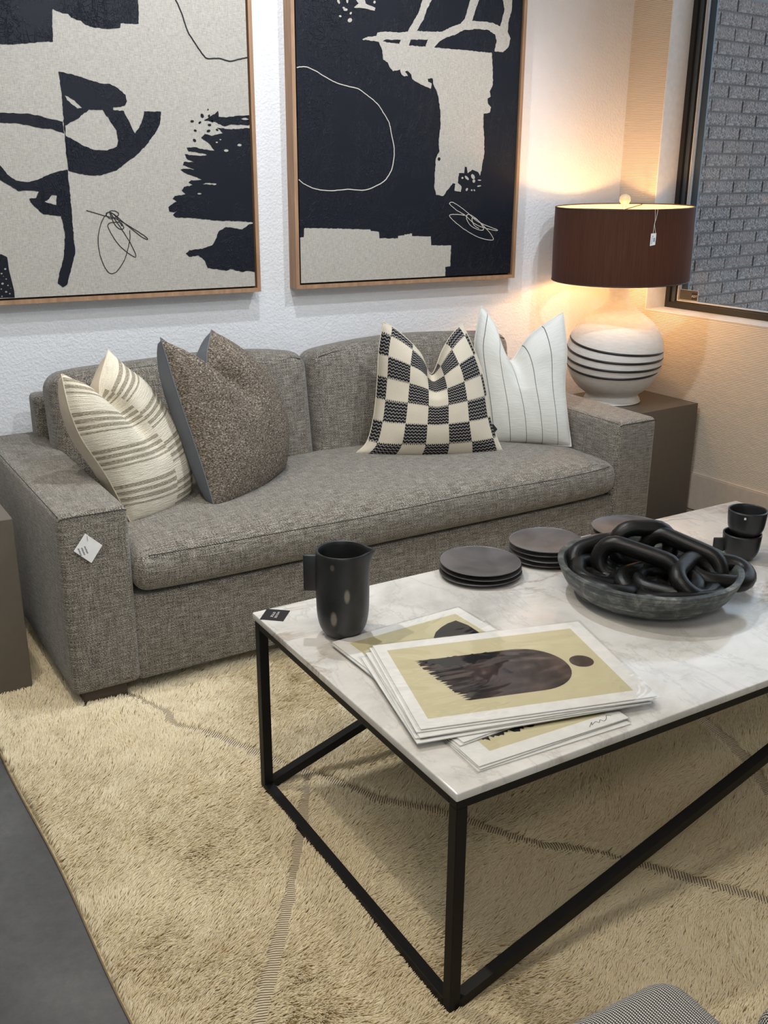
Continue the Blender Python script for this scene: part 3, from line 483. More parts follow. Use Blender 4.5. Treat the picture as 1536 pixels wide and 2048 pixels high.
# denser close to the camera, sparser far away
keep = rs.rand(NH) < np.clip(1.25-0.25*np.hypot(x, y), 0.35, 1.0)
keep &= x > edge_x(y)+0.002
keep &= ~((y > 2.62+0.07*(x-0.4)+0.30) & (x > 0.47))            # far under the sofa
keep &= ~((x < 0.31) & (y > 2.87))                              # under the left pedestal
x, y = x[keep], y[keep]
sd = seam_dist(x, y); keep = sd > 0.0095+0.010*vnoise(x, y, 9, 31)+0.004*(x > 0.9); x, y, sd = x[keep], y[keep], sd[keep]
n = len(x)
th = 0.9*PI + 2.6*(vnoise(x, y, 1.5, 3)-0.5)*2 + 1.6*(vnoise(x, y, 5, 4)-0.5)*2 + 0.9*(vnoise(x, y, 18, 5)-0.5)*2
th = th*0.55 - 0.75 + rs.normal(0, 0.22, n)
ln = (0.021+0.008*vnoise(x, y, 8, 6)+rs.uniform(-.003, .003, n))
lean = np.clip(0.62+0.35*(vnoise(x, y, 4, 8)-0.5)+rs.normal(0, .08, n), 0.2, 0.95)
ca, cb = vnoise(x, y, 55, 11)-0.5, vnoise(x, y, 55, 12)-0.5       # clumping
dx, dy = np.cos(th), np.sin(th)
h0 = FZ+0.008+rug_h(x, y)
P = np.zeros((n, 4, 3), np.float32)
for k, t in enumerate((0.0, 0.35, 0.7, 1.0)):
    hor = ln*lean*t**1.3; ver = ln*np.sqrt(1-lean**2*0.9)*(t-0.22*t*t)
    P[:, k, 0] = x+dx*hor+ca*0.011*t; P[:, k, 1] = y+dy*hor+cb*0.011*t; P[:, k, 2] = h0+ver
P -= np.array([1.4, 1.7, FZ], np.float32)
hc = bpy.data.hair_curves.new('pile'); hc.add_curves([4]*n)
hc.points.foreach_set('position', P.reshape(-1))
ra = hc.attributes.get('radius') or hc.attributes.new('radius', 'FLOAT', 'POINT')
rv = np.tile(np.array([0.0009, 0.0011, 0.0009, 0.00028], np.float32), n)
ra.data.foreach_set('value', rv)
pm, pnt, pb = nt_new('wool_pile'); hi = nd(pnt, 'ShaderNodeHairInfo')
g = nd(pnt, 'ShaderNodeNewGeometry').outputs['Position']
pat = noise(pnt, g, 3.5, 3); rn_ = hi.outputs['Random']
c = mix(pnt, ramp(pnt, pat, [(0.35, 0.0), (0.68, 1.0)]), (0.88, 0.79, 0.55), (0.78, 0.65, 0.41))
c = mix(pnt, rn_, c, (0.90, 0.82, 0.64))
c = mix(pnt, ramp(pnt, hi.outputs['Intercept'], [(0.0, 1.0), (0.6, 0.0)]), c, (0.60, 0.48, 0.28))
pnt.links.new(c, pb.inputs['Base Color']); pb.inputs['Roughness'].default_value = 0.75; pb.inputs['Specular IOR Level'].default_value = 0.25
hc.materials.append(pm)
pile = bpy.data.objects.new('pile', hc); COL.objects.link(pile); pile.parent = rug; pile['kind'] = 'stuff'

# ---------------------------------------------------------------- sofa
SA = R(4.0)
sofa = thing('sofa', 'long grey tweed two-cushion sofa with wide track arms against the white wall', 'sofa', (0.402, 2.68, 0), SA)
def puff(ax, amt, edges=1.0):
    def fn(p, h):
        a, b = [i for i in range(3) if i != ax]
        w_ = (1-abs(p[a]/h[a])**3)*(1-abs(p[b]/h[b])**3)
        q = p.copy(); q[ax] += (1 if p[ax] > 0 else -1)*amt*w_*abs(p[ax]/h[ax]); return q
    return fn
def part(name, VF, mat='tweed', parent=sofa, uv=True):
    me = mesh(name, *VF)
    if uv: box_uv(me)
    return link(name, me, M[mat] if isinstance(mat, str) else mat, parent)
part('base', rbox(2.28-0.392, 0.93, 0.27, 0.012, 2, (6, 4, 2), None, (1.14, 0.475, 0.168)))
def arm(x0, x1, sgn):
    def fn(p, h):
        q = p.copy()
        q[2] += 0.004*math.sin(p[1]*5)*(p[2] > 0)
        q[0] += sgn*0.010*(p[2] < 0)*(1-abs(p[1]/h[1]))*0
        return q
    o = part('arm', rbox(x1-x0, 0.985, 0.557, 0.022, 4, (4, 12, 8), puff(0, 0.006), ((x0+x1)/2, 0.4925, 0.035+0.2785)))
    for xx in (x0+0.012, x1-0.012):
        pass
    z = 0.5885; r_ = 0.0016
    st = [tube([(x0+0.006, 0.001, 0.578), (x0+0.02, 0.0005, 0.582), (x1-0.02, 0.0005, 0.582), (x1-0.006, 0.001, 0.578)], r_, 6),
          tube([(x0+0.0065, 0.012, 0.5845), (x0+0.0065, 0.5, 0.5845), (x0+0.0065, 0.97, 0.5845)], r_, 6),
          tube([(x1-0.0065, 0.012, 0.5845), (x1-0.0065, 0.5, 0.5845), (x1-0.0065, 0.97, 0.5845)], r_, 6)]
    link('seam', mesh('seam', *join(st)), M['dthread'], o)
arm(0.0, 0.20, -1); arm(2.08, 2.28, 1)
part('back_frame', rbox(1.95, 0.10, 0.70, 0.02, 3, (6, 2, 5), puff(1, 0.006), (1.14, 0.93, 0.385)))
# seat cushion
def seat_fn(p, h):
    q = p.copy(); a, b = p[0]/h[0], p[1]/h[1]
    w_ = (1-abs(a)**6)*(1-abs(b)**4)
    if p[2] > 0: q[2] += 0.034*w_*(p[2]/h[2]) + 0.006*math.sin(a*5.1+0.6)*(1-abs(a)) - 0.004*math.sin(7*a)*w_
    q[1] += -0.014*(1-abs(p[2]/h[2])**2)*(p[1] < 0)*abs(b)
    q[2] += 0.010*(abs(a)**8)*(p[2] < 0)
    return q
sc = part('seat_cushion', rbox(1.876, 0.70, 0.138, 0.045, 5, (40, 18, 3), seat_fn, (1.14, 0.338, 0.375)))
def seam_line(fnz, xs): return [fnz(x) for x in xs]
pts = []
for t in np.linspace(-1, 1, 60):
    pts.append((1.14+t*0.895, -0.018 - 0.010 + 0.018*abs(t)**10, 0.432+0.003*math.sin(t*6)))
link('seam', mesh('seam', *tube(pts, 0.0017, 6)), M['dthread'], sc)
# back cushions lean backwards
def back_cushion(cx, w_, seed):
    lean = R(9)
    def fn(p, h):
        q = p.copy(); a, c = p[0]/h[0], p[2]/h[2]
        bul = (1-abs(a)**4)*(1-abs(c)**3)
        q[1] += (-1 if p[1] < 0 else 1)*0.030*bul*abs(p[1]/h[1])
        if p[2] > 0: q[2] += 0.016*(1-a*a) - 0.018*abs(a)**6
        q[2] += 0.004*math.sin(a*4+seed)
        y, z = q[1], q[2]+h[2]
        q[1] = y*math.cos(lean)+z*math.sin(lean); q[2] = -y*math.sin(lean)+z*math.cos(lean)-h[2]
        return q
    o = part('back_cushion', rbox(w_, 0.17, 0.46, 0.055, 5, (18, 3, 12), fn, (cx, 0.70, 0.615)))
    pts = []
    for t in np.linspace(-1, 1, 30):
        x = t*(w_/2-0.035); z = 0.46-0.040+0.016*(1-t*t)-0.012*abs(t)**6; y = -0.085-0.004
        pts.append((cx+x, 0.70+y*math.cos(lean)+z*math.sin(lean)+0.0105, 0.615-0.23+(-y*math.sin(lean)+z*math.cos(lean))+0.012))
    link('seam', mesh('seam', *tube(pts, 0.0017, 6)), M['dthread'], o)
back_cushion(0.655, 0.955, 0); back_cushion(1.617, 0.955, 2)
for (x_, y_) in ((0.095, 0.075), (2.185, 0.075), (0.095, 0.9), (2.185, 0.9)):
    part('leg', rbox(0.13, 0.11, 0.058, 0.004, 1, (1, 1, 1), None, (x_, y_, 0.007)), 'legwood')

# price tag pinned on the left arm
def card_quad(name, q4, y, mat, label, cat):
    V = [(x, y, z) for x, z in q4]+[(x, y+0.0012, z) for x, z in q4]
    F = [(0, 1, 2, 3), (7, 6, 5, 4), (0, 4, 5, 1), (1, 5, 6, 2), (2, 6, 7, 3), (3, 7, 4, 0)]
    me = fixn(mesh(name, V, F)); o = link(name, me, mat, None, False); o.location = sofa.location; o.rotation_euler = (0, 0, SA)
    return tag(o, label, cat)
pt = card_quad('price_tag', DATA['tag'], -0.0095, M['cardw'], 'white square price tag pinned at a tilt on the left sofa arm', 'tag')
q = [Vector((a, b)) for a, b in DATA['tag']]; cx_ = sum((v for v in q), Vector((0, 0)))/4
e1 = (q[1]-q[0]).normalized(); e2 = (q[3]-q[0]).normalized()
rng = random.Random(3); sq = []
for ln_, (u0, v0) in enumerate(((0.30, 0.52), (0.22, 0.66), (0.10, 0.78))):
    p0 = q[0]+(q[1]-q[0])*u0+(q[3]-q[0])*v0; d = Vector((0.30, -1.0)).normalized()*0.0042; nrm = Vector((-d.y, d.x))
    pl = []
    for i in range(14): 
        z_ = p0+d*i*0.42+nrm*(0.55 if i % 2 else -0.35)*rng.uniform(0.6, 1.2); pl.append((z_.x, -0.0100, z_.y))
    sq.append(tube(pl, 0.0007, 5))
link('handwriting', mesh('hw', *join(sq)), M['ink'], pt)
link('tag_pin', mesh('pin', *tube([(q[0].x+0.004, -0.0100, q[0].y-0.008), (q[0].x+0.0045, -0.0105, q[0].y-0.022)], 0.0005, 5)), M['ink'], pt)

# ---------------------------------------------------------------- throw pillows
def interp_edge(pts, n, power=None):
    P = [np.array(p, float) for p in smooth_pts(pts, 8)]; L = [0]
    for a, b in zip(P, P[1:]): L.append(L[-1]+np.linalg.norm(b-a))
    L = np.array(L)/L[-1]; t = np.linspace(0, 1, n); P = np.array(P)
    return np.stack([np.interp(t, L, P[:, 0]), np.interp(t, L, P[:, 1])], 1)
def pillow(key, label, T, fmat, bmat, seed, crease=0.75, bk=0.92):
    d = DATA['pil'][key]; n = 49
    B, Tp, Lf, Rt = [interp_edge(d[e_], n) for e_ in ('bottom', 'top', 'left', 'right')]
    # parametrise the chopped top edge so that u = 0.5 sits in the valley
    tp = smooth_pts(d['top'], 8); vi = min(range(len(tp)), key=lambda i: tp[i][1]); A_, B_ = tp[:vi+1], tp[vi:]
    h1 = interp_edge(A_, n//2+1) if len(A_) > 1 else None; h2 = interp_edge(B_, n-n//2)
    Tp = np.vstack([h1, h2[1:]])
    u = np.linspace(0, 1, n); U, Vv = np.meshgrid(u, u)
    P = np.zeros((n, n, 2))
    for j in range(n):
        for i in range(n):
            a, b = u[i], u[j]
            P[j, i] = (1-b)*B[i]+b*Tp[i]+(1-a)*Lf[j]+a*Rt[j]-((1-a)*(1-b)*B[0]+a*(1-b)*B[-1]+(1-a)*b*Tp[0]+a*b*Tp[-1]) - (b-b**2.4)*(Tp[i]-(1-a)*Tp[0]-a*Tp[-1])
    pr = (np.clip(1-np.abs(2*U-1)**2.6, 0, 1)*np.clip(1-np.abs(2*Vv-1)**2.6, 0, 1))**0.52
    cr = np.exp(-((U-0.5)/0.085)**2)*np.clip((Vv-crease*0.55)/(1-crease*0.55), 0, 1)**0.9
    ears = np.clip((Vv-0.6)/0.4, 0, 1)*np.exp(-((np.abs(U-0.5)-0.30)/0.16)**2)*0.30
    rs_ = np.random.RandomState(seed)
    wr = 0.05*(vnoise(U*1.0, Vv*1.0, 5, seed)-0.5)+0.03*(vnoise(U, Vv, 11, seed+1)-0.5)
    Hf = T*np.clip(pr*(1-0.80*cr)+ears*np.sqrt(np.clip(pr, 0, 1))+wr*np.sqrt(np.clip(pr, 0, 1)), 0, 2)
    Hb = T*bk*np.clip(pr**(0.72 if bk > 1 else 1)*(1-0.45*cr), 0, 2)
    o3, r3_, u3, n3 = (np.array(d[k_]) for k_ in ('o', 'r', 'u', 'n'))
    t = thing('throw_pillow', label, 'pillow', tuple(d['o']))
    def surf(H, s, nm, mt):
        X = P[:, :, 0, None]*r3_+P[:, :, 1, None]*u3+(H*s)[:, :, None]*n3
        V = X.reshape(-1, 3); F = []
        for j in range(n-1):
            for i in range(n-1):
                a = j*n+i; f = (a, a+1, a+n+1, a+n); F.append(f if s > 0 else f[::-1])
        me = mesh(nm, V, F); ul = me.uv_layers.new(name='UVMap'); dat = np.zeros((len(me.loops), 2), np.float32)
        vi_ = np.zeros(len(me.loops), np.int32); me.loops.foreach_get('vertex_index', vi_)
        dat[:, 0] = (vi_ % n)/(n-1); dat[:, 1] = (vi_//n)/(n-1); ul.data.foreach_set('uv', dat.reshape(-1))
        return link(nm, me, mt, t)
    surf(Hf, 1, 'front_panel', fmat); surf(Hb, -1, 'back_panel', bmat)
    per = [P[0, i] for i in range(n)]+[P[j, -1] for j in range(1, n)]+[P[-1, i] for i in range(n-2, -1, -1)]+[P[j, 0] for j in range(n-2, 0, -1)]
    link('seam', mesh('seam', *tube([tuple(p[0]*r3_+p[1]*u3) for p in per], 0.0022, 6, True)), bmat, t)
    return t, P, r3_, u3, n3
def stripes_mat():
    m, nt, b = nt_new('cream_stripe_weave'); uv = coord(nt)
    sx = nd(nt, 'ShaderNodeSeparateXYZ', None, {0: uv}); U, V_ = sx.outputs[0], sx.outputs[1]
    # groups of short taupe bands, offset between the left and right halves
    half = math_(nt, 'GREATER_THAN', U, 0.60)
    v2 = math_(nt, 'ADD', V_, math_(nt, 'MULTIPLY', half, 0.075))
    grp = ramp(nt, math_(nt, 'FRACT', math_(nt, 'MULTIPLY', v2, 3.9)), [(0.0, 0.0), (0.44, 0.0), (0.46, 1.0), (0.98, 1.0)])
    bars = nd(nt, 'ShaderNodeMath', {'operation': 'FRACT'}); nt.links.new(math_(nt, 'MULTIPLY', v2, 23.4), bars.inputs[0])
    bar = ramp(nt, bars.outputs[0], [(0.0, 0.0), (0.38, 0.0), (0.45, 1.0), (0.97, 1.0)])
    st_ = noise(nt, mp(nt, uv, (60, 260, 1)), 1.0, 2)
    f_ = math_(nt, 'MULTIPLY', math_(nt, 'MULTIPLY', grp, bar), ramp(nt, st_, [(0.30, 0.35), (0.6, 1.0)]))
    st2 = noise(nt, mp(nt, uv, (8, 150, 1)), 1.0, 2)
    c = mix(nt, f_, mix(nt, st2, (0.60, 0.54, 0.41), (0.86, 0.81, 0.69)), (0.25, 0.215, 0.155))
    nt.links.new(c, b.inputs['Base Color']); b.inputs['Roughness'].default_value = 0.95; b.inputs['Specular IOR Level'].default_value = 0.15
    bump(nt, b, math_(nt, 'ADD', st2, math_(nt, 'MULTIPLY', noise(nt, mp(nt, uv, (180, 180, 1)), 1.0, 1), 0.6)), 0.8, 0.004); return m
def boucle_mat(name, stops, sc=1.0, dist=0.006):
    m, nt, b = nt_new(name); uv = coord(nt, 'Object')
    v = nd(nt, 'ShaderNodeTexVoronoi', None, {'Vector': mp(nt, uv, (190*sc, 190*sc, 260*sc)), 'Scale': 1.0, 'Randomness': 1.0})
    n = noise(nt, mp(nt, uv, (170*sc, 170*sc, 260*sc)), 1.0, 3, 0.7, 0.8)
    nt.links.new(ramp(nt, n, stops), b.inputs['Base Color']); b.inputs['Roughness'].default_value = 0.95; b.inputs['Specular IOR Level'].default_value = 0.15
    bump(nt, b, math_(nt, 'SUBTRACT', n, math_(nt, 'MULTIPLY', v.outputs[0], 0.5)), 1.0, dist); return m
def check_mat():
    m, nt, b = nt_new('black_cream_check'); uv = coord(nt)
    sx = nd(nt, 'ShaderNodeSeparateXYZ', None, {0: uv})
    jit = nd(nt, 'ShaderNodeTexWave', {'bands_direction': 'X', 'wave_profile': 'SAW'}, {'Vector': uv, 'Scale': 20.0}).outputs[1]
    U = math_(nt, 'ADD', math_(nt, 'MULTIPLY', sx.outputs[0], 5.6), 0.62)
    V_ = math_(nt, 'ADD', math_(nt, 'MULTIPLY', sx.outputs[1], 6.3), math_(nt, 'ADD', 0.12, math_(nt, 'MULTIPLY', jit, 0.10)))
    chk = math_(nt, 'MODULO', math_(nt, 'ADD', math_(nt, 'FLOOR', U), math_(nt, 'FLOOR', V_)), 2.0)
    w1_ = nd(nt, 'ShaderNodeTexWave', {'bands_direction': 'Y'}, {'Vector': uv, 'Scale': 16.0, 'Distortion': 0.0}).outputs[1]
    dz = math_(nt, 'PINGPONG', math_(nt, 'MULTIPLY', sx.outputs[0], 36), 0.5)
    hv = math_(nt, 'FRACT', math_(nt, 'ADD', math_(nt, 'MULTIPLY', sx.outputs[1], 40), math_(nt, 'MULTIPLY', dz, 1.0)))
    her = ramp(nt, hv, [(0.0, 0.0), (0.62, 0.0), (0.72, 1.0), (0.96, 1.0)])
    dark = mix(nt, math_(nt, 'MULTIPLY', her, 0.62), (0.014, 0.014, 0.017), (0.46, 0.43, 0.39))
    fn_ = noise(nt, mp(nt, uv, (170, 170, 1)), 1.0, 2)
    cream = mix(nt, fn_, (0.50, 0.44, 0.34), (0.72, 0.66, 0.54))
    nt.links.new(mix(nt, chk, cream, dark), b.inputs['Base Color']); b.inputs['Roughness'].default_value = 0.95; b.inputs['Specular IOR Level'].default_value = 0.15
    hgt = math_(nt, 'ADD', math_(nt, 'MULTIPLY', chk, math_(nt, 'ADD', 0.6, math_(nt, 'MULTIPLY', her, 0.5))), math_(nt, 'MULTIPLY', fn_, 0.3))
    bump(nt, b, hgt, 0.7, 0.003); return m
def pin_mat():
    m, nt, b = nt_new('white_pinstripe_linen'); uv = coord(nt)
    sx = nd(nt, 'ShaderNodeSeparateXYZ', None, {0: uv})
    f_ = math_(nt, 'FRACT', math_(nt, 'ADD', math_(nt, 'MULTIPLY', sx.outputs[0], 5.3), 0.10))
    ln_ = math_(nt, 'LESS_THAN', math_(nt, 'ABSOLUTE', math_(nt, 'SUBTRACT', f_, 0.5)), 0.019)
    st2 = noise(nt, mp(nt, uv, (9, 110, 1)), 1.0, 3)
    c = mix(nt, math_(nt, 'MULTIPLY', ln_, 0.85), mix(nt, st2, (0.62, 0.62, 0.57), (0.80, 0.80, 0.75)), (0.06, 0.06, 0.06))
    nt.links.new(c, b.inputs['Base Color']); b.inputs['Roughness'].default_value = 0.9; b.inputs['Specular IOR Level'].default_value = 0.2
    bump(nt, b, st2, 0.4, 0.002); return m
cream = simple('cream_cotton', (0.66, 0.58, 0.46), 0.9, 0, 0.15); slate = simple('slate_grey_cotton', (0.16, 0.175, 0.20), 0.9, 0, 0.15); offw = simple('off_white_linen', (0.68, 0.68, 0.63), 0.9, 0, 0.15); creamk = simple('cream_knit', (0.66, 0.60, 0.48), 0.9, 0, 0.15)
heather = boucle_mat('heather_boucle', [(0.30, (0.035, 0.028, 0.022)), (0.44, (0.14, 0.11, 0.085)), (0.55, (0.30, 0.25, 0.20)), (0.68, (0.62, 0.57, 0.47))], 1.0, 0.007)
pillow('p1', 'cream throw pillow with broken taupe stripes in the left corner of the sofa', 0.085, stripes_mat(), cream, 21, 0.62, 1.35)
pillow('p2', 'brown heathered throw pillow with slate grey back beside the cream striped pillow', 0.095, heather, slate, 33, 0.85, 1.35)
t3, P3, r3, u3, n3 = pillow('p3', 'black and cream checked throw pillow in the middle of the sofa', 0.10, check_mat(), creamk, 45, 0.95)
pillow('p4', 'white throw pillow with thin charcoal pinstripes in the right corner of the sofa', 0.075, pin_mat(), offw, 52, 0.85)
# woven label in the side seam of the checked pillow
p = P3[9, -1]; lq = [(-0.004, 0.022), (0.013, -0.0), (0.004, -0.010), (-0.016, 0.008)]
V = [tuple((p[0]+a)*r3+(p[1]+b)*u3+n3*0.006) for a, b in lq]+[tuple((p[0]+a)*r3+(p[1]+b)*u3+n3*0.004) for a, b in lq]
link('fabric_label', fixn(mesh('lbl', V, [(0, 1, 2, 3), (7, 6, 5, 4), (0, 4, 5, 1), (1, 5, 6, 2), (2, 6, 7, 3), (3, 7, 4, 0)])), M['cardb'], t3, False)['label'] = 'black folded label in the side seam'

# ---------------------------------------------------------------- pedestals
def pedestal(label, loc, rz, sx, sy, h):
    o = link('pedestal', mesh('pedestal', *rbox(sx, sy, h, 0.002, 1, (1, 1, 1), None, (-sx/2, sy/2, h/2))), M['ped'], None, False)
    o.location = loc; o.rotation_euler = (0, 0, rz); return tag(o, label, 'pedestal')
pedestal('taupe box pedestal in the room corner carrying the table lamp', (3.288, 3.242, FZ), R(6.2), 0.42, 0.44, 0.502-FZ)
pedestal('taupe box pedestal at the left edge of the photo beside the sofa arm', (0.313, 2.882, -0.012), R(4.5), 0.46, 0.46, 0.55)

CHAIN = [  # (long?, right, away, up, azimuth, pitch, roll)
    (1, -0.070, -0.065, 0.008, -12, 0, 6), (1, 0.050, -0.105, 0.013, 8, 0, -8), (1, -0.060, 0.060, 0.010, 20, 0, 0), (1, 0.100, 0.060, 0.014, -60, 0, 10),
    (0, -0.130, 0.000, 0.026, 80, 0, 10), (1, 0.010, -0.030, 0.022, 30, 0, 20), (1, -0.035, -0.025, 0.050, -27, 10, 78), (1, 0.085, 0.020, 0.054, -36, 12, 74),
    (0, 0.000, 0.070, 0.074, 0, 0, 78), (0, -0.105, 0.070, 0.036, 20, -10, 40), (0, 0.100, -0.070, 0.044, 52, -6, 34), (0, 0.165, -0.025, 0.044, -6, 5, 14), (0, -0.015, 0.010, 0.012, 60, 0, 0), (0, 0.030, -0.060, 0.030, -35, 0, 14), (0, -0.120, -0.060, 0.022, -50, 0, -8)]

# ---------------------------------------------------------------- table lamp
LX, LY, LZ = 2.972, 3.458, 0.5035
lamp = thing('table_lamp', 'lit table lamp with striped white ceramic gourd base and dark brown drum shade', 'lamp', (LX, LY, LZ)); lamp.rotation_euler = (0, R(-1.0), 0)
def zz(z): return z-0.502
prof = [(0.0, 0.0), (0.116, 0.0), (0.123, 0.006), (0.122, 0.014), (0.1145, 0.026), (0.117, 0.036), (0.140, 0.054), (0.163, 0.074), (0.187, 0.110), (0.203, 0.150), (0.2105, 0.195), (0.2095, 0.240), (0.200, 0.285), (0.182, 0.320), (0.157, 0.350), (0.125, 0.378), (0.090, 0.402), (0.064, 0.424), (0.047, 0.448), (0.0415, 0.475), (0.046, 0.505), (0.057, 0.530), (0.060, 0.545), (0.050, 0.548), (0.0, 0.548)]
pr = smooth_pts(prof, 3)
lm, lnt, lb = nt_new('chalky_ceramic'); lo = coord(lnt, 'Object')
ln1 = noise(lnt, mp(lnt, lo, (30, 30, 110)), 1.0, 4, 0.6); ln2 = noise(lnt, lo, 9, 4)
lnt.links.new(mix(lnt, ramp(lnt, ln1, [(0.35, 0.0), (0.75, 1.0)]), (0.68, 0.66, 0.62), (0.77, 0.76, 0.73)), lb.inputs['Base Color']); lb.inputs['Roughness'].default_value = 0.85; bump(lnt, lb, ln1, 0.35, 0.002)
body = link('body', mesh('lamp_body', *lathe([tuple(p) for p in pr], 64)), lm, lamp)
def rad(z):
    best = 0.2
    for a, b in zip(pr, pr[1:]):
        if min(a[1], b[1]) <= z <= max(a[1], b[1]) and abs(b[1]-a[1]) > 1e-9: best = a[0]+(b[0]-a[0])*(z-a[1])/(b[1]-a[1])
    return best
# four hand-painted bands that drift and end on the right
vdir = math.atan2(-LY, -LX)
bandm = simple('black_glaze', (0.008, 0.008, 0.009), 0.45)
for zl, zm, zr, a0, a1 in ((0.292, 0.236, 0.230, -84, 80), (0.250, 0.193, 0.203, -87, 84), (0.208, 0.158, 0.172, -88, 80), (0.170, 0.122, 0.146, -84, 70)):
    pts = []; rr = []
    for i in range(61):
        t = i/60; a = a0+(a1-a0)*t; al = vdir + R(a)
        z = zl*(1-t)**2.2*1.0 + (zm+(zr-zm)*t**2)*(1-(1-t)**2.2)
        r_ = rad(z)+0.0002; pts.append((r_*math.cos(al), r_*math.sin(al), z)); rr.append(0.0052*min(1, 6*t+.25, 6*(1-t)+.25))
    link('painted_band', mesh('band', *tube(pts, rr, 8)), bandm, lamp)
# shade
SB, STp, SR0, SR1 = zz(1.037), zz(1.338), 0.287, 0.292
sm_, snt, sb_ = nt_new('brown_silk_shade'); snt.nodes.remove(sb_)
so = coord(snt, 'Object'); sl = noise(snt, mp(snt, so, (220, 220, 5)), 1.0, 3)
dcol = mix(snt, sl, (0.028, 0.017, 0.013), (0.065, 0.040, 0.030)); tcol = mix(snt, sl, (0.22, 0.105, 0.06), (0.40, 0.22, 0.14))
dif = nd(snt, 'ShaderNodeBsdfDiffuse', None, {'Color': dcol}); trl = nd(snt, 'ShaderNodeBsdfTranslucent', None, {'Color': tcol})
shn = nd(snt, 'ShaderNodeBsdfSheen', None, {'Color': (0.12, 0.12, 0.14), 'Roughness': 0.4})
mx1 = nd(snt, 'ShaderNodeMixShader', None, {0: 0.09, 1: dif.outputs[0], 2: trl.outputs[0]}); mx2 = nd(snt, 'ShaderNodeAddShader', None, {0: mx1.outputs[0], 1: shn.outputs[0]})
snt.links.new(mx2.outputs[0], snt.nodes['Material Output'].inputs[0])
im_, int_, ib_ = nt_new('pale_shade_lining'); int_.nodes.remove(ib_)
d1 = nd(int_, 'ShaderNodeBsdfDiffuse', None, {'Color': (0.85, 0.80, 0.68)}); d2 = nd(int_, 'ShaderNodeBsdfTranslucent', None, {'Color': (0.8, 0.6, 0.4)})
mx3 = nd(int_, 'ShaderNodeMixShader', None, {0: 0.22, 1: d1.outputs[0], 2: d2.outputs[0]}); int_.links.new(mx3.outputs[0], int_.nodes['Material Output'].inputs[0])
shade = link('lamp_shade', mesh('shade', *lathe([(SR1, SB), (SR1+0.001, (SB+STp)/2), (SR0+0.003, STp)], 96)), sm_, lamp)
link('lining', mesh('lining', *lathe([(SR0, STp), (SR1-0.003, SB)], 96)), im_, shade)
rimm = simple('dark_rim', (0.05, 0.03, 0.024), 0.7)
for z, r_ in ((SB, SR1-0.001), (STp, SR0+0.0015)):
    link('rim', mesh('rim', *tube([(r_*math.cos(a), r_*math.sin(a), z) for a in np.linspace(0, 2*PI, 73)[:-1]], 0.0028, 6, True)), rimm, shade)
brass = simple('dark_metal_fitter', (0.12, 0.09, 0.06), 0.4, 0.7)
sp = [tube([(0, 0, STp-0.012), (SR0*math.cos(a), SR0*math.sin(a), STp-0.004)], 0.0022, 6) for a in (0.6, 0.6+2*PI/3, 0.6+4*PI/3)]
hp = [(0.055*math.sin(t), 0.0, 0.56+(STp-0.012-0.56)*(1-math.cos(t))/2) for t in np.linspace(0, PI, 14)]
hp2 = [(-a, b, c) for a, b, c in hp]
link('harp', mesh('harp', *join(sp+[tube(hp, 0.002, 6), tube(hp2, 0.002, 6)])), brass, lamp)
link('socket', mesh('socket', *lathe([(0.0, 0.62), (0.016, 0.62), (0.018, 0.60), (0.018, 0.55), (0.030, 0.546), (0.0, 0.546)], 20)), brass, lamp)
bm_, bnt, bb_ = nt_new('glowing_bulb'); bb_.inputs['Emission Color'].default_value = (1.0, 0.52, 0.19, 1); bb_.inputs['Emission Strength'].default_value = LAMP_STRENGTH
link('bulb', mesh('bulb', *lathe([(0.0, 0.715), (0.014, 0.712), (0.026, 0.700), (0.031, 0.683), (0.029, 0.665), (0.020, 0.645), (0.014, 0.622), (0.0, 0.62)], 24)), bm_, lamp)
stone = nt_new('translucent_stone'); stone[2].inputs['Base Color'].default_value = (0.80, 0.66, 0.46, 1); stone[2].inputs['Roughness'].default_value = 0.4; stone[2].inputs['Subsurface Weight'].default_value = 0.6
stone[2].inputs['Subsurface Radius'].default_value = (0.03, 0.02, 0.012)
link('finial', mesh('finial', *lathe([(0.0, STp-0.010), (0.009, STp-0.008), (0.010, STp+0.008), (0.018, STp+0.014), (0.024, STp+0.026), (0.0225, STp+0.038), (0.016, STp+0.047), (0.006, STp+0.051), (0.0, STp+0.0515)], 24)), stone[0], lamp)
# hang tag on the shade
al = vdir+R(22); rr_ = SR1+0.004
def onshade(da, z, dr=0.0): return (LX+(rr_+dr)*math.cos(al+da), LY+(rr_+dr)*math.sin(al+da), LZ+z)
ht = thing('hang_tag', 'small white hang tag on a looped string over the lamp shade', 'tag', onshade(0, STp-0.13))
Lh = lambda p: tuple(np.array(p)-np.array(ht.location))
V = [Lh(onshade(a, z, d)) for a, z, d in ((-0.037, STp-0.140, 0), (0.037, STp-0.136, 0), (0.040, STp-0.090, 0), (-0.034, STp-0.092, 0), (-0.037, STp-0.140, .0012), (0.037, STp-0.136, .0012), (0.040, STp-0.090, .0012), (-0.034, STp-0.092, .0012))]
CUBF = [(0, 1, 2, 3), (7, 6, 5, 4), (0, 4, 5, 1), (1, 5, 6, 2), (2, 6, 7, 3), (3, 7, 4, 0)]
link('tag_card', fixn(mesh('tc', V, CUBF)), M['cardw'], ht, False)
g_ = []
for a0, a1, z0, z1 in ((-0.020, -0.012, -0.134, -0.106), (0.002, 0.026, -0.124, -0.108), (-0.018, 0.004, -0.104, -0.101)):
    VV = [Lh(onshade(a, STp+z, d)) for d in (0.0012, 0.0018) for a, z in ((a0, z0), (a1, z0), (a1, z1), (a0, z1))]; g_.append((VV, CUBF))
link('printing', fixn(mesh('pr', *join(g_))), simple('blue_grey_ink', (0.28, 0.33, 0.42), 0.7), ht, False)
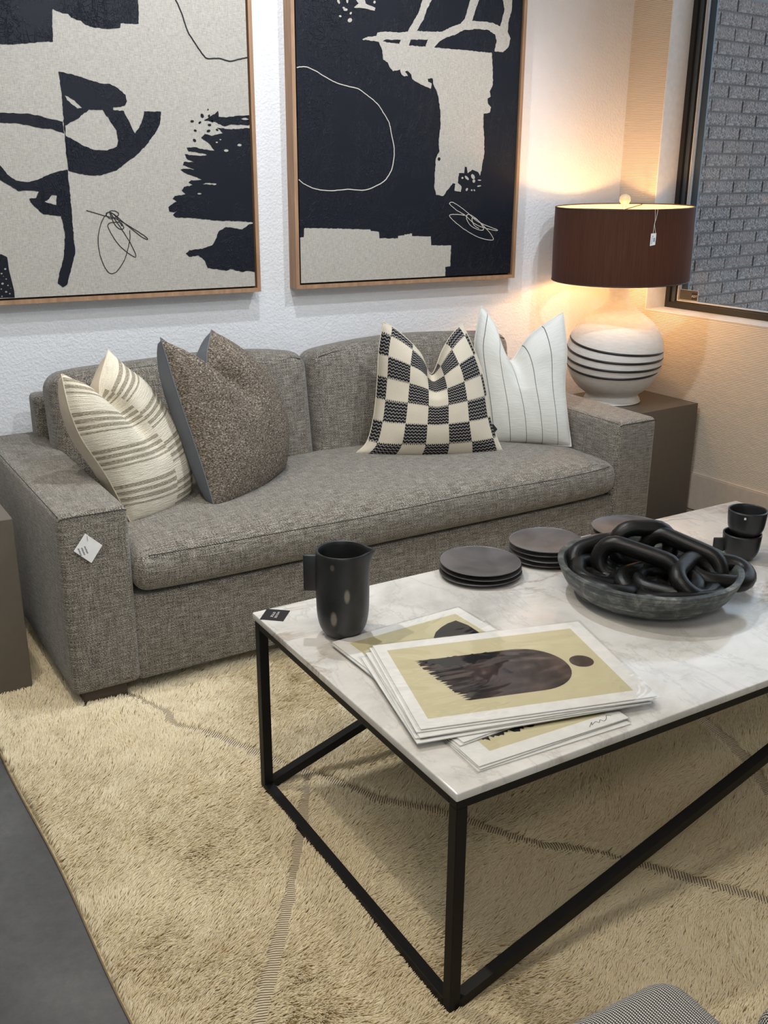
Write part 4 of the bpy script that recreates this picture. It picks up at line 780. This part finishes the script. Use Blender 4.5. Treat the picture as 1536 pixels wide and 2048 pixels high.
s1_ = [onshade(-0.008, STp+0.003, -0.003), onshade(-0.008, STp-0.002, .002), onshade(0.006, STp-0.045, .001), onshade(-0.001, STp-0.06, .001), onshade(-0.008, STp-0.092, .002)]
s2_ = [onshade(0.030, STp+0.003, -0.003), onshade(0.028, STp-0.004, .002), onshade(0.018, STp-0.035, .001), onshade(0.002, STp-0.055, .001), onshade(0.030, STp-0.094, .002)]
link('string', mesh('string', *join([tube([Lh(p) for p in smooth_pts(s, 5)], 0.0009, 5) for s in (s1_, s2_)])), M['thread'], ht)

# ---------------------------------------------------------------- paintings
YF = 3.755
def jag(ring, amp, step, rng):
    out = []
    for i in range(len(ring)):
        a = np.array(ring[i]); b = np.array(ring[(i+1) % len(ring)]); L = np.linalg.norm(b-a); k = max(1, int(L/step)); n = np.array([-(b-a)[1], (b-a)[0]])/max(L, 1e-6)
        for j in range(k):
            p = a+(b-a)*j/k
            if j: p = p+n*rng.uniform(-amp, amp)
            out.append((float(p[0]), float(p[1])))
    return out
def clip_ring(ring, x0, x1, z0, z1): return [(min(max(a, x0), x1), min(max(b, z0), z1)) for a, b in ring]
def dedup(f):
    def g(ring, *a):
        out = []
        for p in f(ring, *a):
            if not out or abs(p[0]-out[-1][0])+abs(p[1]-out[-1][1]) > 1e-5:
                while len(out) > 1 and ((out[-1][0] == out[-2][0] == p[0]) or (out[-1][1] == out[-2][1] == p[1])): out.pop()
                out.append(p)
        return out
    return g
def painting(label, x0, x1, z0, z1, shapes, lines, shapes_mat, base_mat, shape_name, line_mat, seed):
    t = thing('framed_painting', label, 'painting', ((x0+x1)/2, YW, z0)); ox, oy, oz = t.location
    w_ = 0.0145
    fr = join([bx(x0-ox, x0+w_-ox, YF-oy, YW-oy, 0, z1-z0), bx(x1-w_-ox, x1-ox, YF-oy, YW-oy, 0, z1-z0), bx(x0+w_-ox, x1-w_-ox, YF-oy, YW-oy, 0, w_), bx(x0+w_-ox, x1-w_-ox, YF-oy, YW-oy, z1-z0-w_, z1-z0)])
    link('frame', mesh('frame', *fr), M['oak'], t, False)
    link('backing', mesh('bk', *bx(x0+w_-ox, x1-w_-ox, YF+0.03-oy, YW-0.004-oy, w_, z1-z0-w_)), M['gasket'], t, False)
    g = w_+0.007; cx0, cx1, cz0, cz1 = x0+g, x1-g, z0+g, z1-g
    cv = link('canvas', mesh('cv', *bx(cx0-ox, cx1-ox, YF+0.006-oy, YF+0.03-oy, cz0-oz, cz1-oz)), base_mat, t, False)
    rng = random.Random(seed)
    pl = lambda x, z, d: (x-ox, YF+0.006-oy-d, z-oz)
    for k_, rings in shapes.items():
        big = len(rings[0]) > 9
        rr = [dedup(clip_ring)(jag(r_, 0.0014 if big else 0.0004, 0.007, rng) if big else r_, cx0+0.0005, cx1-0.0005, cz0+0.0005, cz1-0.0005) for r_ in rings]
        link(shape_name, fixn(mesh('sh', *slab(rr, pl, 0.0, 0.0014))), shapes_mat, cv, False)
    for pts, wd in lines:
        P_ = smooth_pts([(min(max(a, cx0), cx1), min(max(b, cz0), cz1)) for a, b in pts], 5)
        link('drawn_line', mesh('ln', *tube([pl(p[0]+rng.uniform(-.0006, .0006), p[1]+rng.uniform(-.0006, .0006), 0.0009) for p in P_], wd/2, 6)), line_mat, cv)
    return t
M['blackline'] = simple('black_line_paint', (0.010, 0.011, 0.015), 0.5); M['creamline'] = simple('cream_line_paint', (0.62, 0.58, 0.51), 0.7)
painting('left framed abstract painting, black forms on bare linen', 0.378, 1.4215, 1.0285, 2.55, DATA['P1'], DATA['L1'], M['black'], M['linen'], 'painted_shape', M['blackline'], 5)
painting('right framed abstract painting, linen forms on a black ground', 1.572, 2.618, 1.0300, 2.55, DATA['P2'], DATA['L2'], M['linen'], M['black'], 'linen_shape', M['creamline'], 6)

# ---------------------------------------------------------------- coffee table
TA = R(3.5); TO = Vector((0.793, 1.235, 0)); TL, TW, TH = 1.70, 0.856, 0.482
table = thing('coffee_table', 'long coffee table with veined white marble top on thin black steel frame', 'table', TO, TA)
def tl(x, y, z=0.0): v = Matrix.Rotation(-TA, 3, 'Z') @ (Vector((x, y, z))-TO); return v.x, v.y, v.z
link('marble_top', mesh('top', *rbox(TL, TW, 0.0175, 0.003, 2, (4, 2, 1), None, (TL/2, TW/2, TH-0.00875))), M['marble'], table)
bz = 0.024; ft = TH-0.0175; ins = 0.004
def bar(x0, x1, y0, y1, z0, z1, nm): link(nm, mesh(nm, *rbox(x1-x0, y1-y0, z1-z0, 0.0015, 1, (1, 1, 1), None, ((x0+x1)/2, (y0+y1)/2, (z0+z1)/2))), M['steel'], table, False)
X0, X1, Y0, Y1 = ins, TL-ins, ins, TW-ins; lz = -0.012
bar(X0, X1, Y0, Y0+bz, ft-bz*0.8, ft, 'top_rail'); bar(X0, X1, Y1-bz, Y1, ft-bz*0.8, ft, 'top_rail')
bar(X0, X0+bz, Y0+bz, Y1-bz, ft-bz*0.8, ft, 'top_rail'); bar(X1-bz, X1, Y0+bz, Y1-bz, ft-bz*0.8, ft, 'top_rail')
for xx in (X0, X1-bz):
    for yy in (Y0, Y1-bz): bar(xx, xx+bz, yy, yy+bz, lz, ft-bz*0.8, 'leg')
bar(X0, X0+bz, Y0+bz, Y1-bz, lz, lz+bz, 'floor_rail'); bar(X1-bz, X1, Y0+bz, Y1-bz, lz, lz+bz, 'floor_rail')
def diag(y0, y1):
    xa, za, xb, zb = X0+bz*0.6, lz+0.002, 1.34, ft-bz*0.8
    dx_, dz_ = xb-xa, zb-za; L = math.hypot(dx_, dz_); nx_, nz_ = -dz_/L*bz, dx_/L*bz
    V = [(x_, y, z_) for y in (y0, y1) for x_, z_ in ((xa, za), (xb+0.06, zb), (xb, zb+0.0), (xa+nx_*0.4, za+nz_))]
    link('diagonal_brace', fixn(mesh('dg', V, [(0, 1, 2, 3), (7, 6, 5, 4), (0, 4, 5, 1), (1, 5, 6, 2), (2, 6, 7, 3), (3, 7, 4, 0)])), M['steel'], table, False)
diag(Y0, Y0+bz); diag(Y1-bz, Y1)

# ---------------------------------------------------------------- things on the table
TZ = TH
smoke, knt, kb = nt_new('smoke_fired_black_clay'); ko = coord(knt, 'Object')
kn = noise(knt, ko, 14, 3); kn2 = noise(knt, ko, 200, 3)
knt.links.new(ramp(knt, kn, [(0.3, (0.010, 0.011, 0.012)), (0.7, (0.030, 0.031, 0.034))]), kb.inputs['Base Color']); kb.inputs['Roughness'].default_value = 0.38; bump(knt, kb, kn2, 0.08, 0.0006)
# pitcher
rv_ = Vector((0.886, -0.463, 0)); 
pit = thing('pitcher', 'tall matte black ceramic pitcher with flat side handle and small spout', 'pitcher', (0.886, 1.886, TZ), math.atan2(rv_.y, rv_.x))
PH = 0.208
pp = [(0.0, 0.0), (0.024, 0.0), (0.040, 0.006), (0.0515, 0.022), (0.0575, 0.045), (0.060, 0.075), (0.0605, 0.14), (0.060, 0.195), (0.0595, PH-0.003), (0.058, PH), (0.0550, PH-0.002), (0.054, PH-0.012), (0.0535, 0.10), (0.050, 0.05), (0.030, 0.02), (0.0, 0.016)]
def spoutf(v):
    x_, y_, z_ = v; a = math.atan2(y_, x_); k_ = math.exp(-(a/0.27)**2)*max(0, (z_-0.165)/(PH-0.165))**1.6 if z_ > 0.165 else 0
    r_ = math.hypot(x_, y_)
    return (x_+0.017*k_*(1 if r_ > .03 else 0), y_*(1-0.25*k_), z_+0.000*k_)
pb_ = smooth_pts(pp, 3)
pbm, pbnt, pbb = nt_new('pitcher_clay'); po = coord(pbnt, 'Object')
spots = None
base_ = ramp(pbnt, noise(pbnt, po, 14, 3), [(0.3, (0.010, 0.011, 0.012)), (0.7, (0.032, 0.033, 0.036))])
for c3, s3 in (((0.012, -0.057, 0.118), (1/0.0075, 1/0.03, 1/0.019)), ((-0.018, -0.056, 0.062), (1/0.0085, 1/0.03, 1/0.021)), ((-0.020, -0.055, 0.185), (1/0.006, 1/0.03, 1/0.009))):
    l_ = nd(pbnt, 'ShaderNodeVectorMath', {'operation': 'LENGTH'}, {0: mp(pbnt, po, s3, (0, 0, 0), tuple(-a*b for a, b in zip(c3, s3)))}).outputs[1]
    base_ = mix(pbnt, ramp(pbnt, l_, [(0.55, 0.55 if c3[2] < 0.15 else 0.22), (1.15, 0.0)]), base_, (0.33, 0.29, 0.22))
pbnt.links.new(base_, pbb.inputs['Base Color']); pbb.inputs['Roughness'].default_value = 0.4
link('body', mesh('pb', *lathe([tuple(p) for p in pb_], 64, spoutf)), pbm, pit)
link('handle', mesh('ph', *rbox(0.034, 0.013, 0.088, 0.004, 2, (1, 1, 1), None, (-0.0715, 0.004, 0.150))), smoke, pit)

# plates
def plate_mesh(r, seed, h=0.012):
    rg = random.Random(seed); a2, ph = rg.uniform(0.01, 0.025), rg.uniform(0, 6)
    pf = [(0.0, 0.0), (r*0.45, 0.0), (r*0.75, 0.003), (r*0.95, 0.0085), (r, h), (r*0.985, h+0.0012), (r*0.955, h), (r*0.72, 0.0075), (r*0.4, 0.0048), (0.0, 0.0042)]
    def fn(v):
        a = math.atan2(v[1], v[0]); k_ = 1+a2*math.cos(2*a+ph)+0.008*math.cos(3*a+ph*2); return (v[0]*k_, v[1]*k_, v[2]+0.0008*math.sin(2*a+ph)*math.hypot(v[0], v[1])/r)
    return mesh('plate', *lathe([tuple(p) for p in smooth_pts(pf, 3)], 56, fn))
pm_, pnt_, pb2 = nt_new('burnished_dark_clay'); qo = coord(pnt_, 'Object'); q1 = noise(pnt_, qo, 9, 3, 0.5, 0.8)
pnt_.links.new(ramp(pnt_, q1, [(0.3, (0.040, 0.037, 0.038)), (0.7, (0.115, 0.107, 0.106))]), pb2.inputs['Base Color']); pb2.inputs['Roughness'].default_value = 0.36; pb2.inputs['Specular IOR Level'].default_value = 0.8
ordn = {0: 'bottom', 1: 'second from bottom', 2: 'second from top', 3: 'top'}
def stack(cx, cy, n_, r, where, seed, grp):
    names = {3: ['bottom', 'middle', 'top'], 4: ['bottom', 'second from bottom', 'second from top', 'top']}[n_]
    rg = random.Random(seed)
    for i in range(n_):
        me = plate_mesh(r*(1.03-0.02*i), seed+i); me.materials.append(pm_); me.polygons.foreach_set('use_smooth', [True]*len(me.polygons))
        o = bpy.data.objects.new('plate', me); COL.objects.link(o); o.location = (cx+rg.uniform(-.003, .003), cy+rg.uniform(-.003, .003), TZ+0.0003+i*0.0128); o.rotation_euler = (0, 0, rg.uniform(0, 6))
        tag(o, '%s dark clay plate in %s' % (names[i], where), 'plate', grp)
stack(1.362, 2.045, 3, 0.1075, 'the stack nearest the pitcher', 11, 'plates in the stack nearest the pitcher')
stack(1.588, 2.068, 4, 0.1035, 'the stack between the other two stacks', 21, 'plates in the middle stack')
stack(1.888, 2.066, 3, 0.1090, 'the stack behind the bowl', 31, 'plates in the stack behind the bowl')

# bowl
bwm, bwnt, bwb = nt_new('weathered_grey_green_stone'); bo = coord(bwnt, 'Object')
b1 = noise(bwnt, mp(bwnt, bo, (7, 7, 90)), 1.0, 6, 0.7, 0.6); b2 = noise(bwnt, bo, 28, 6, 0.75, 0.5)
bc = ramp(bwnt, math_(bwnt, 'MULTIPLY', math_(bwnt, 'ADD', b1, b2), 0.5), [(0.40, (0.012, 0.016, 0.016)), (0.49, (0.045, 0.054, 0.052)), (0.56, (0.115, 0.125, 0.115)), (0.65, (0.32, 0.31, 0.27))])
bwnt.links.new(bc, bwb.inputs['Base Color']); bwb.inputs['Roughness'].default_value = 0.5; bump(bwnt, bwb, b2, 0.4, 0.002)
BX, BY = 1.655, 1.735
bowl = tag(link('bowl', mesh('bowl', *lathe([tuple(p) for p in smooth_pts([(0.0, 0.0), (0.125, 0.0), (0.165, 0.012), (0.197, 0.034), (0.214, 0.062), (0.224, 0.086), (0.223, 0.090), (0.213, 0.091), (0.208, 0.087), (0.194, 0.056), (0.165, 0.030), (0.11, 0.016), (0.0, 0.012)], 4)], 80)), bwm), 'wide shallow grey-green stone bowl holding the black wooden chain', 'bowl')
bowl.location = (BX, BY, TZ+0.0003)
# chain
cm_, cnt, cb_ = nt_new('black_stained_wood'); co_ = coord(cnt, 'UV')
cg = noise(cnt, mp(cnt, co_, (3, 40, 1)), 1.0, 4, 0.6)
cnt.links.new(ramp(cnt, cg, [(0.4, (0.0025, 0.0025, 0.0025)), (0.75, (0.012, 0.011, 0.011))]), cb_.inputs['Base Color']); cb_.inputs['Roughness'].default_value = 0.36; cb_.inputs['Specular IOR Level'].default_value = 0.35; bump(cnt, cb_, cg, 0.35, 0.0015)
def link_mesh(hl, hw, r, sides=16):
    pts = []; s_ = hl-hw
    for i in range(10): a = -PI/2+PI*i/10; pts.append((s_+hw*math.cos(a), hw*math.sin(a), 0))
    for i in range(6): pts.append((s_-2*s_*i/6, hw, 0))
    for i in range(10): a = PI/2+PI*i/10; pts.append((-s_+hw*math.cos(a), hw*math.sin(a), 0))
    for i in range(6): pts.append((-s_+2*s_*i/6, -hw, 0))
    V, F = tube(pts, r, sides, True); me = mesh('chain_link', V, F); ul = me.uv_layers.new(name='UVMap'); n_ = len(pts)
    for p in me.polygons:
        for li in p.loop_indices:
            vi = me.loops[li].vertex_index; i, k_ = vi//sides, vi % sides
            if i == 0 and p.vertices[0]//sides == n_-1: i = n_
            ul.data[li].uv = (i*0.12, k_/sides)
    me.materials.append(cm_); me.polygons.foreach_set('use_smooth', [True]*len(me.polygons)); return me
chain = thing('decorative_chain', 'chunky black wooden chain heaped in the stone bowl', 'chain', (BX, BY, TZ+0.035))
LK = link_mesh(0.098, 0.042, 0.0215); LK2 = link_mesh(0.070, 0.045, 0.0215)
# (mesh, centre dx, dy, dz, azimuth of long axis, pitch of long axis, roll about it)
vr = math.degrees(math.atan2(-0.463, 0.886))
for me, a_, b_, c_, az, pt_, rl in CHAIN:
    o = bpy.data.objects.new('chain_link', LK if me else LK2); COL.objects.link(o); o.parent = chain
    # a_ = to the right as seen from the aisle, b_ = away from it
    px = 0.886*a_+0.463*b_; py = -0.463*a_+0.886*b_
    o.location = (px, py, c_)
    o.rotation_euler = (Matrix.Rotation(R(az+vr), 3, 'Z') @ Matrix.Rotation(R(pt_), 3, 'Y') @ Matrix.Rotation(R(rl), 3, 'X')).to_euler()

# cups
def cup(loc, rz, label, tilt=0.0, sticker=False, handle=True, hrot=0):
    t = thing('espresso_cup', label, 'cup', loc, rz, 'stacked black cups on the marble table')
    pf = [(0.0, 0.0), (0.022, 0.0), (0.036, 0.005), (0.045, 0.018), (0.049, 0.036), (0.0515, 0.070), (0.0505, 0.0725), (0.0475, 0.0715), (0.0455, 0.040), (0.040, 0.016), (0.0, 0.008)]
    link('body', mesh('cup', *lathe([tuple(p) for p in smooth_pts(pf, 3)], 48)), smoke, t)
    if handle: link('handle', mesh('ch', *rbox(0.030, 0.011, 0.040, 0.003, 2, (1, 1, 1), None, (-0.062, 0, 0.038))), smoke, t)
    if sticker: link('sticker', mesh('cs', *rbox(0.010, 0.0012, 0.006, 0.0002, 1, (1, 1, 1), None, (-0.020, -0.0465, 0.062))), M['cardw'], t, False)['label'] = 'tiny white sticker below the rim'
    return t
rz0 = math.atan2(-0.463, 0.886)
CX, CY = 2.066, 1.822
cup((CX, CY, TZ), rz0, 'lower cup of the nearer black cup stack, with flat square handle')
cup((CX+0.006, CY-0.003, TZ+0.067), rz0, 'upper cup of the nearer black cup stack, with tiny white sticker', 0, True, False)
CX2, CY2 = 2.165, 1.742
cup((CX2, CY2, TZ), rz0+2.4, 'lower cup of the stack cut by the right photo edge')
cup((CX2+0.004, CY2, TZ+0.067), rz0+2.4, 'upper cup of the stack cut by the right photo edge', 0, False, False)

# business card
def flatq(name, pts, z0, z1, mat, parent=None, org=(0, 0, 0)):
    V = [(a-org[0], b-org[1], z0-org[2]) for a, b in pts]+[(a-org[0], b-org[1], z1-org[2]) for a, b in pts]; n_ = len(pts)
    F = [tuple(range(n_))[::-1], tuple(range(n_, 2*n_))]+[(i, (i+1) % n_, (i+1) % n_+n_, i+n_) for i in range(n_)]
    return link(name, fixn(mesh(name, V, F)), mat, parent, False)
cc = ((0.743, 2.043), (0.779, 2.090), (0.825, 2.055), (0.788, 2.008)); co3 = (0.784, 2.049, TZ)
bc_ = flatq('business_card', cc, TZ+0.0002, TZ+0.0012, M['cardb'], None, co3); bc_.location = co3
tag(bc_, 'square black business card with pale lettering on the marble table corner', 'card')
for txt, off, mt in (('HOUSE', -0.0045, M['inkw']), ('STYLE', 0.0055, M['cardw'])):
    me = text_mesh(txt, 0.0085)
    ang = math.atan2(2.043-2.090, 0.743-0.779)
    dl = Vector((math.cos(ang), math.sin(ang))); dn = Vector((-dl.y, dl.x))
    for v in me.vertices:
        a_, b_ = v.co.x*1.25, v.co.y-off; v.co = Vector((dl.x*a_+dn.x*b_, dl.y*a_+dn.y*b_, 0.0014))
    link('lettering', me, mt, bc_, False)

# art prints: paper, printed field, black print and clear sleeve
green = nt_new('pale_olive_print'); gb_ = green[2]; go_ = coord(green[1], 'Object')
green[1].links.new(mix(green[1], noise(green[1], go_, 20, 3), (0.62, 0.575, 0.38), (0.70, 0.655, 0.46)), gb_.inputs['Base Color']); gb_.inputs['Roughness'].default_value = 0.6
plum = nt_new('plum_brown_print'); qb = plum[2]; qo_ = coord(plum[1], 'Object')
plum[1].links.new(ramp(plum[1], noise(plum[1], mp(plum[1], qo_, (14, 9, 1)), 1.0, 4, 0.6, 1.2), [(0.35, (0.035, 0.030, 0.030)), (0.6, (0.095, 0.070, 0.065)), (0.8, (0.16, 0.11, 0.09))]), qb.inputs['Base Color']); qb.inputs['Roughness'].default_value = 0.35
blk = simple('black_print', (0.010, 0.010, 0.011), 0.5); M['sheet'] = simple('white_art_paper', (0.84, 0.84, 0.82), 0.6)
def sheet(cx, cy, z, ang, w_, h_, label, design=None, grp='art prints piled on the coffee table', sleeve=True):
    t = thing('art_print', label, 'art print', (cx, cy, z), R(ang), grp)
    link('paper', mesh('pp', *bx(-w_/2, w_/2, -h_/2, h_/2, 0, 0.0018)), M['sheet'], t, False)
    if design: design(t, w_, h_)
    if sleeve:
        n_ = 14; V = []; F = []; rg = np.random.RandomState(int(abs(cx*1000+z*10000)) % 9999)
        for j in range(n_+1):
            for i in range(n_+1):
                a, b = i/n_, j/n_; e_ = min(a, 1-a, b, 1-b)
                V.append(((a-0.5)*(w_+0.012), (b-0.5)*(h_+0.010), 0.0021+(0.0008*rg.rand() if e_ > 0.02 else 0)))
        for j in range(n_):
            for i in range(n_): q_ = j*(n_+1)+i; F.append((q_, q_+1, q_+n_+2, q_+n_+1))
        link('plastic_sleeve', mesh('sl', V, F), M['sleeve'], t)['label'] = 'clear glossy plastic sleeve'
    return t
def poly(t, nm, pts, mat, z0=0.0018, z1=0.0019): V, F = slab([pts], lambda x_, y_, d: (x_, y_, z0+d), 0.0, z1-z0); link(nm, fixn(mesh(nm, V, F)), mat, t, False)
def arch_design(t, w_, h_):
    poly(t, 'printed_field', [(-w_/2+0.024, -h_/2+0.032), (w_/2-0.034, -h_/2+0.032), (w_/2-0.034, h_/2-0.030), (-w_/2+0.024, h_/2-0.030)], green[0])
    cx_, r_ = 0.040, 0.092; pts = [(cx_+r_*math.cos(a), -0.008+r_*math.sin(a)) for a in np.linspace(-PI/2, PI/2, 24)]
    rg = random.Random(9); n_ = 46
    for i in range(n_):
        y_ = -0.008+r_-2*r_*i/(n_-1); x_ = -0.178+0.050*(i/(n_-1))**1.2 + (0.022*rg.random() if i % 2 else 0); pts.append((x_, y_))
    poly(t, 'printed_arch', pts, plum[0], 0.0019, 0.00197)
    poly(t, 'printed_dot', [(0.166+0.026*math.cos(a), -0.004+0.026*math.sin(a)) for a in np.linspace(0, 2*PI, 28)[:-1]], plum[0], 0.0019, 0.00197)
    # dark foliage smear along the arch top
    pts = [(-0.17, 0.084), (0.02, 0.084), (0.01, 0.070), (-0.01, 0.060), (-0.02, 0.047), (-0.03, 0.058), (-0.05, 0.052), (-0.06, 0.040), (-0.075, 0.050), (-0.09, 0.030), (-0.10, 0.046), (-0.12, 0.042), (-0.13, 0.055), (-0.15, 0.062)]
    poly(t, 'printed_smear', jag(pts, 0.003, 0.006, rg), blk, 0.00197, 0.00203)
    poly(t, 'printed_mark', [(-0.012, 0.006), (-0.004, 0.010), (0.002, -0.004), (0.008, -0.016), (-0.002, -0.018), (-0.010, -0.008)], blk, 0.00197, 0.00203)
def hill_design(t, w_, h_):
    poly(t, 'printed_field', [(-w_/2+0.030, -h_/2+0.034), (w_/2-0.028, -h_/2+0.034), (w_/2-0.028, h_/2-0.026), (-w_/2+0.030, h_/2-0.026)], green[0])
    pts = [(0.055, 0.150)]+[(0.055+0.09*(1-math.cos(a)), 0.150+0.055*math.sin(a)) for a in np.linspace(0.2, 1.25, 10)]+[(0.140, 0.150)]
    pts = [(0.020, 0.115), (0.030, 0.140), (0.050, 0.160), (0.075, 0.174), (0.100, 0.183), (0.126, 0.186), (0.135, 0.150), (0.133, 0.105)]
    poly(t, 'printed_hill', pts, blk, 0.0019, 0.00197)
def brush_design(t, w_, h_):
    poly(t, 'printed_field', [(-w_/2+0.045, -h_/2+0.032), (w_/2-0.030, -h_/2+0.032), (w_/2-0.030, h_/2-0.04), (-w_/2+0.045, h_/2-0.04)], green[0])
    rg = random.Random(2); pts = [(-0.12, -0.10)]
    for i in range(30): pts.append((-0.12+0.17*i/30, -0.186+0.010*rg.random()+(0.014*rg.random() if i % 2 else 0)))
    pts += [(0.05, -0.10)]
    poly(t, 'printed_brush_stroke', pts, blk, 0.0019, 0.00197)
    sig = [(0.085, -0.236), (0.100, -0.224), (0.094, -0.232), (0.108, -0.226), (0.112, -0.232), (0.120, -0.225), (0.124, -0.232), (0.134, -0.227), (0.142, -0.218), (0.150, -0.223)]
    link('signature', mesh('sg', *tube([(a, b, 0.0020) for a, b in smooth_pts(sig, 4)], 0.0005, 5)), M['ink'], t)
z = TZ+0.0003
low = [(1.028, 1.540, 1.0), (1.026, 1.552, 2.2), (1.022, 1.558, -0.5), (1.028, 1.545, 1.5)]
nmz = ['bottom sheet of the lower print pile', 'second sheet from the bottom of the lower print pile', 'third sheet from the bottom of the lower print pile']
sheet(1.034, 1.520, z, 0.5, 0.350, 0.490, 'bottom sheet of the lower print pile, white edge showing'); z += 0.0024
sheet(1.030, 1.528, z, 2.6, 0.350, 0.490, 'second sheet up in the lower print pile, white edge showing'); z += 0.0024
sheet(1.036, 1.530, z, 1.4, 0.350, 0.490, 'lower pile print with dark brush stroke and pencil signature on olive', brush_design); z += 0.0027
sheet(1.026, 1.606, z, 4.5, 0.350, 0.485, 'lower pile sheet just under the olive print with black hill'); z += 0.0024
sheet(1.032, 1.611, z, 5.2, 0.350, 0.485, 'top print of the lower pile, black hill on pale olive', hill_design); z += 0.0028
for i, (a_, b_, g_) in enumerate(((1.070, 1.520, -9.5), (1.078, 1.523, -11.5), (1.082, 1.524, -10.2), (1.088, 1.528, -12.6))):
    sheet(a_, b_, z, g_, 0.490, 0.355, ('lowest', 'second lowest', 'third lowest', 'fourth lowest')[i]+' sleeved sheet in the fanned upper print pile'); z += 0.0026
sheet(1.098, 1.531, z, -12.3, 0.490, 0.355, 'topmost sleeved art print, plum arch and dot on pale olive', arch_design)

# ---------------------------------------------------------------- boucle stools at the bottom edge
def knit_mat():
    m, nt, b = nt_new('black_white_knit'); uv = coord(nt)
    sx = nd(nt, 'ShaderNodeSeparateXYZ', None, {0: mix(nt, 0.0015, uv, nd(nt, 'ShaderNodeTexNoise', None, {'Vector': uv, 'Scale': 60}).outputs[1], 'ADD')})
    a = math_(nt, 'FRACT', math_(nt, 'MULTIPLY', sx.outputs[0], 235)); 
    row = math_(nt, 'FLOOR', math_(nt, 'MULTIPLY', sx.outputs[0], 235))
    c = math_(nt, 'FRACT', math_(nt, 'ADD', math_(nt, 'MULTIPLY', sx.outputs[1], 330), math_(nt, 'MULTIPLY', row, 0.37)))
    v = math_(nt, 'MULTIPLY', math_(nt, 'SINE', math_(nt, 'MULTIPLY', a, PI)), math_(nt, 'POWER', math_(nt, 'SINE', math_(nt, 'MULTIPLY', c, PI)), 0.6))
    nt.links.new(ramp(nt, v, [(0.30, (0.012, 0.012, 0.014)), (0.52, (0.40, 0.39, 0.37)), (0.75, (0.78, 0.76, 0.72))]), b.inputs['Base Color'])
    b.inputs['Roughness'].default_value = 0.95; bump(nt, b, v, 0.8, 0.002); return m
knit = knit_mat()
def stool(loc, rz, label):
    t = thing('knit_stool', label, 'stool', loc, rz, 'black and white knit stools at the photo bottom')
    def fn(p, h):
        q = p.copy(); 
        if p[2] > 0: q[2] += 0.014*(1-(p[0]/h[0])**2)*(1-(p[1]/h[1])**2)
        return q
    me = mesh('cushion', *rbox(0.44, 0.44, 0.36, 0.05, 5, (10, 10, 6), fn, (0, 0, 0.27))); box_uv(me); link('upholstered_body', me, knit, t)
    for a in (-1, 1):
        for b in (-1, 1): link('leg', mesh('leg', *lathe([(0.0, 0.09), (0.020, 0.09), (0.014, 0.0), (0.0, 0.0)], 16)), M['legwood'], t).location = (a*0.16, b*0.16, -0.010)
    return t
stool((0.672, 0.582, -0.002), R(2), 'black and white knit stool at the photo bottom, nearer the table leg')
stool((1.128, 0.475, -0.004), R(-4), 'black and white knit stool cut by the bottom right photo corner')
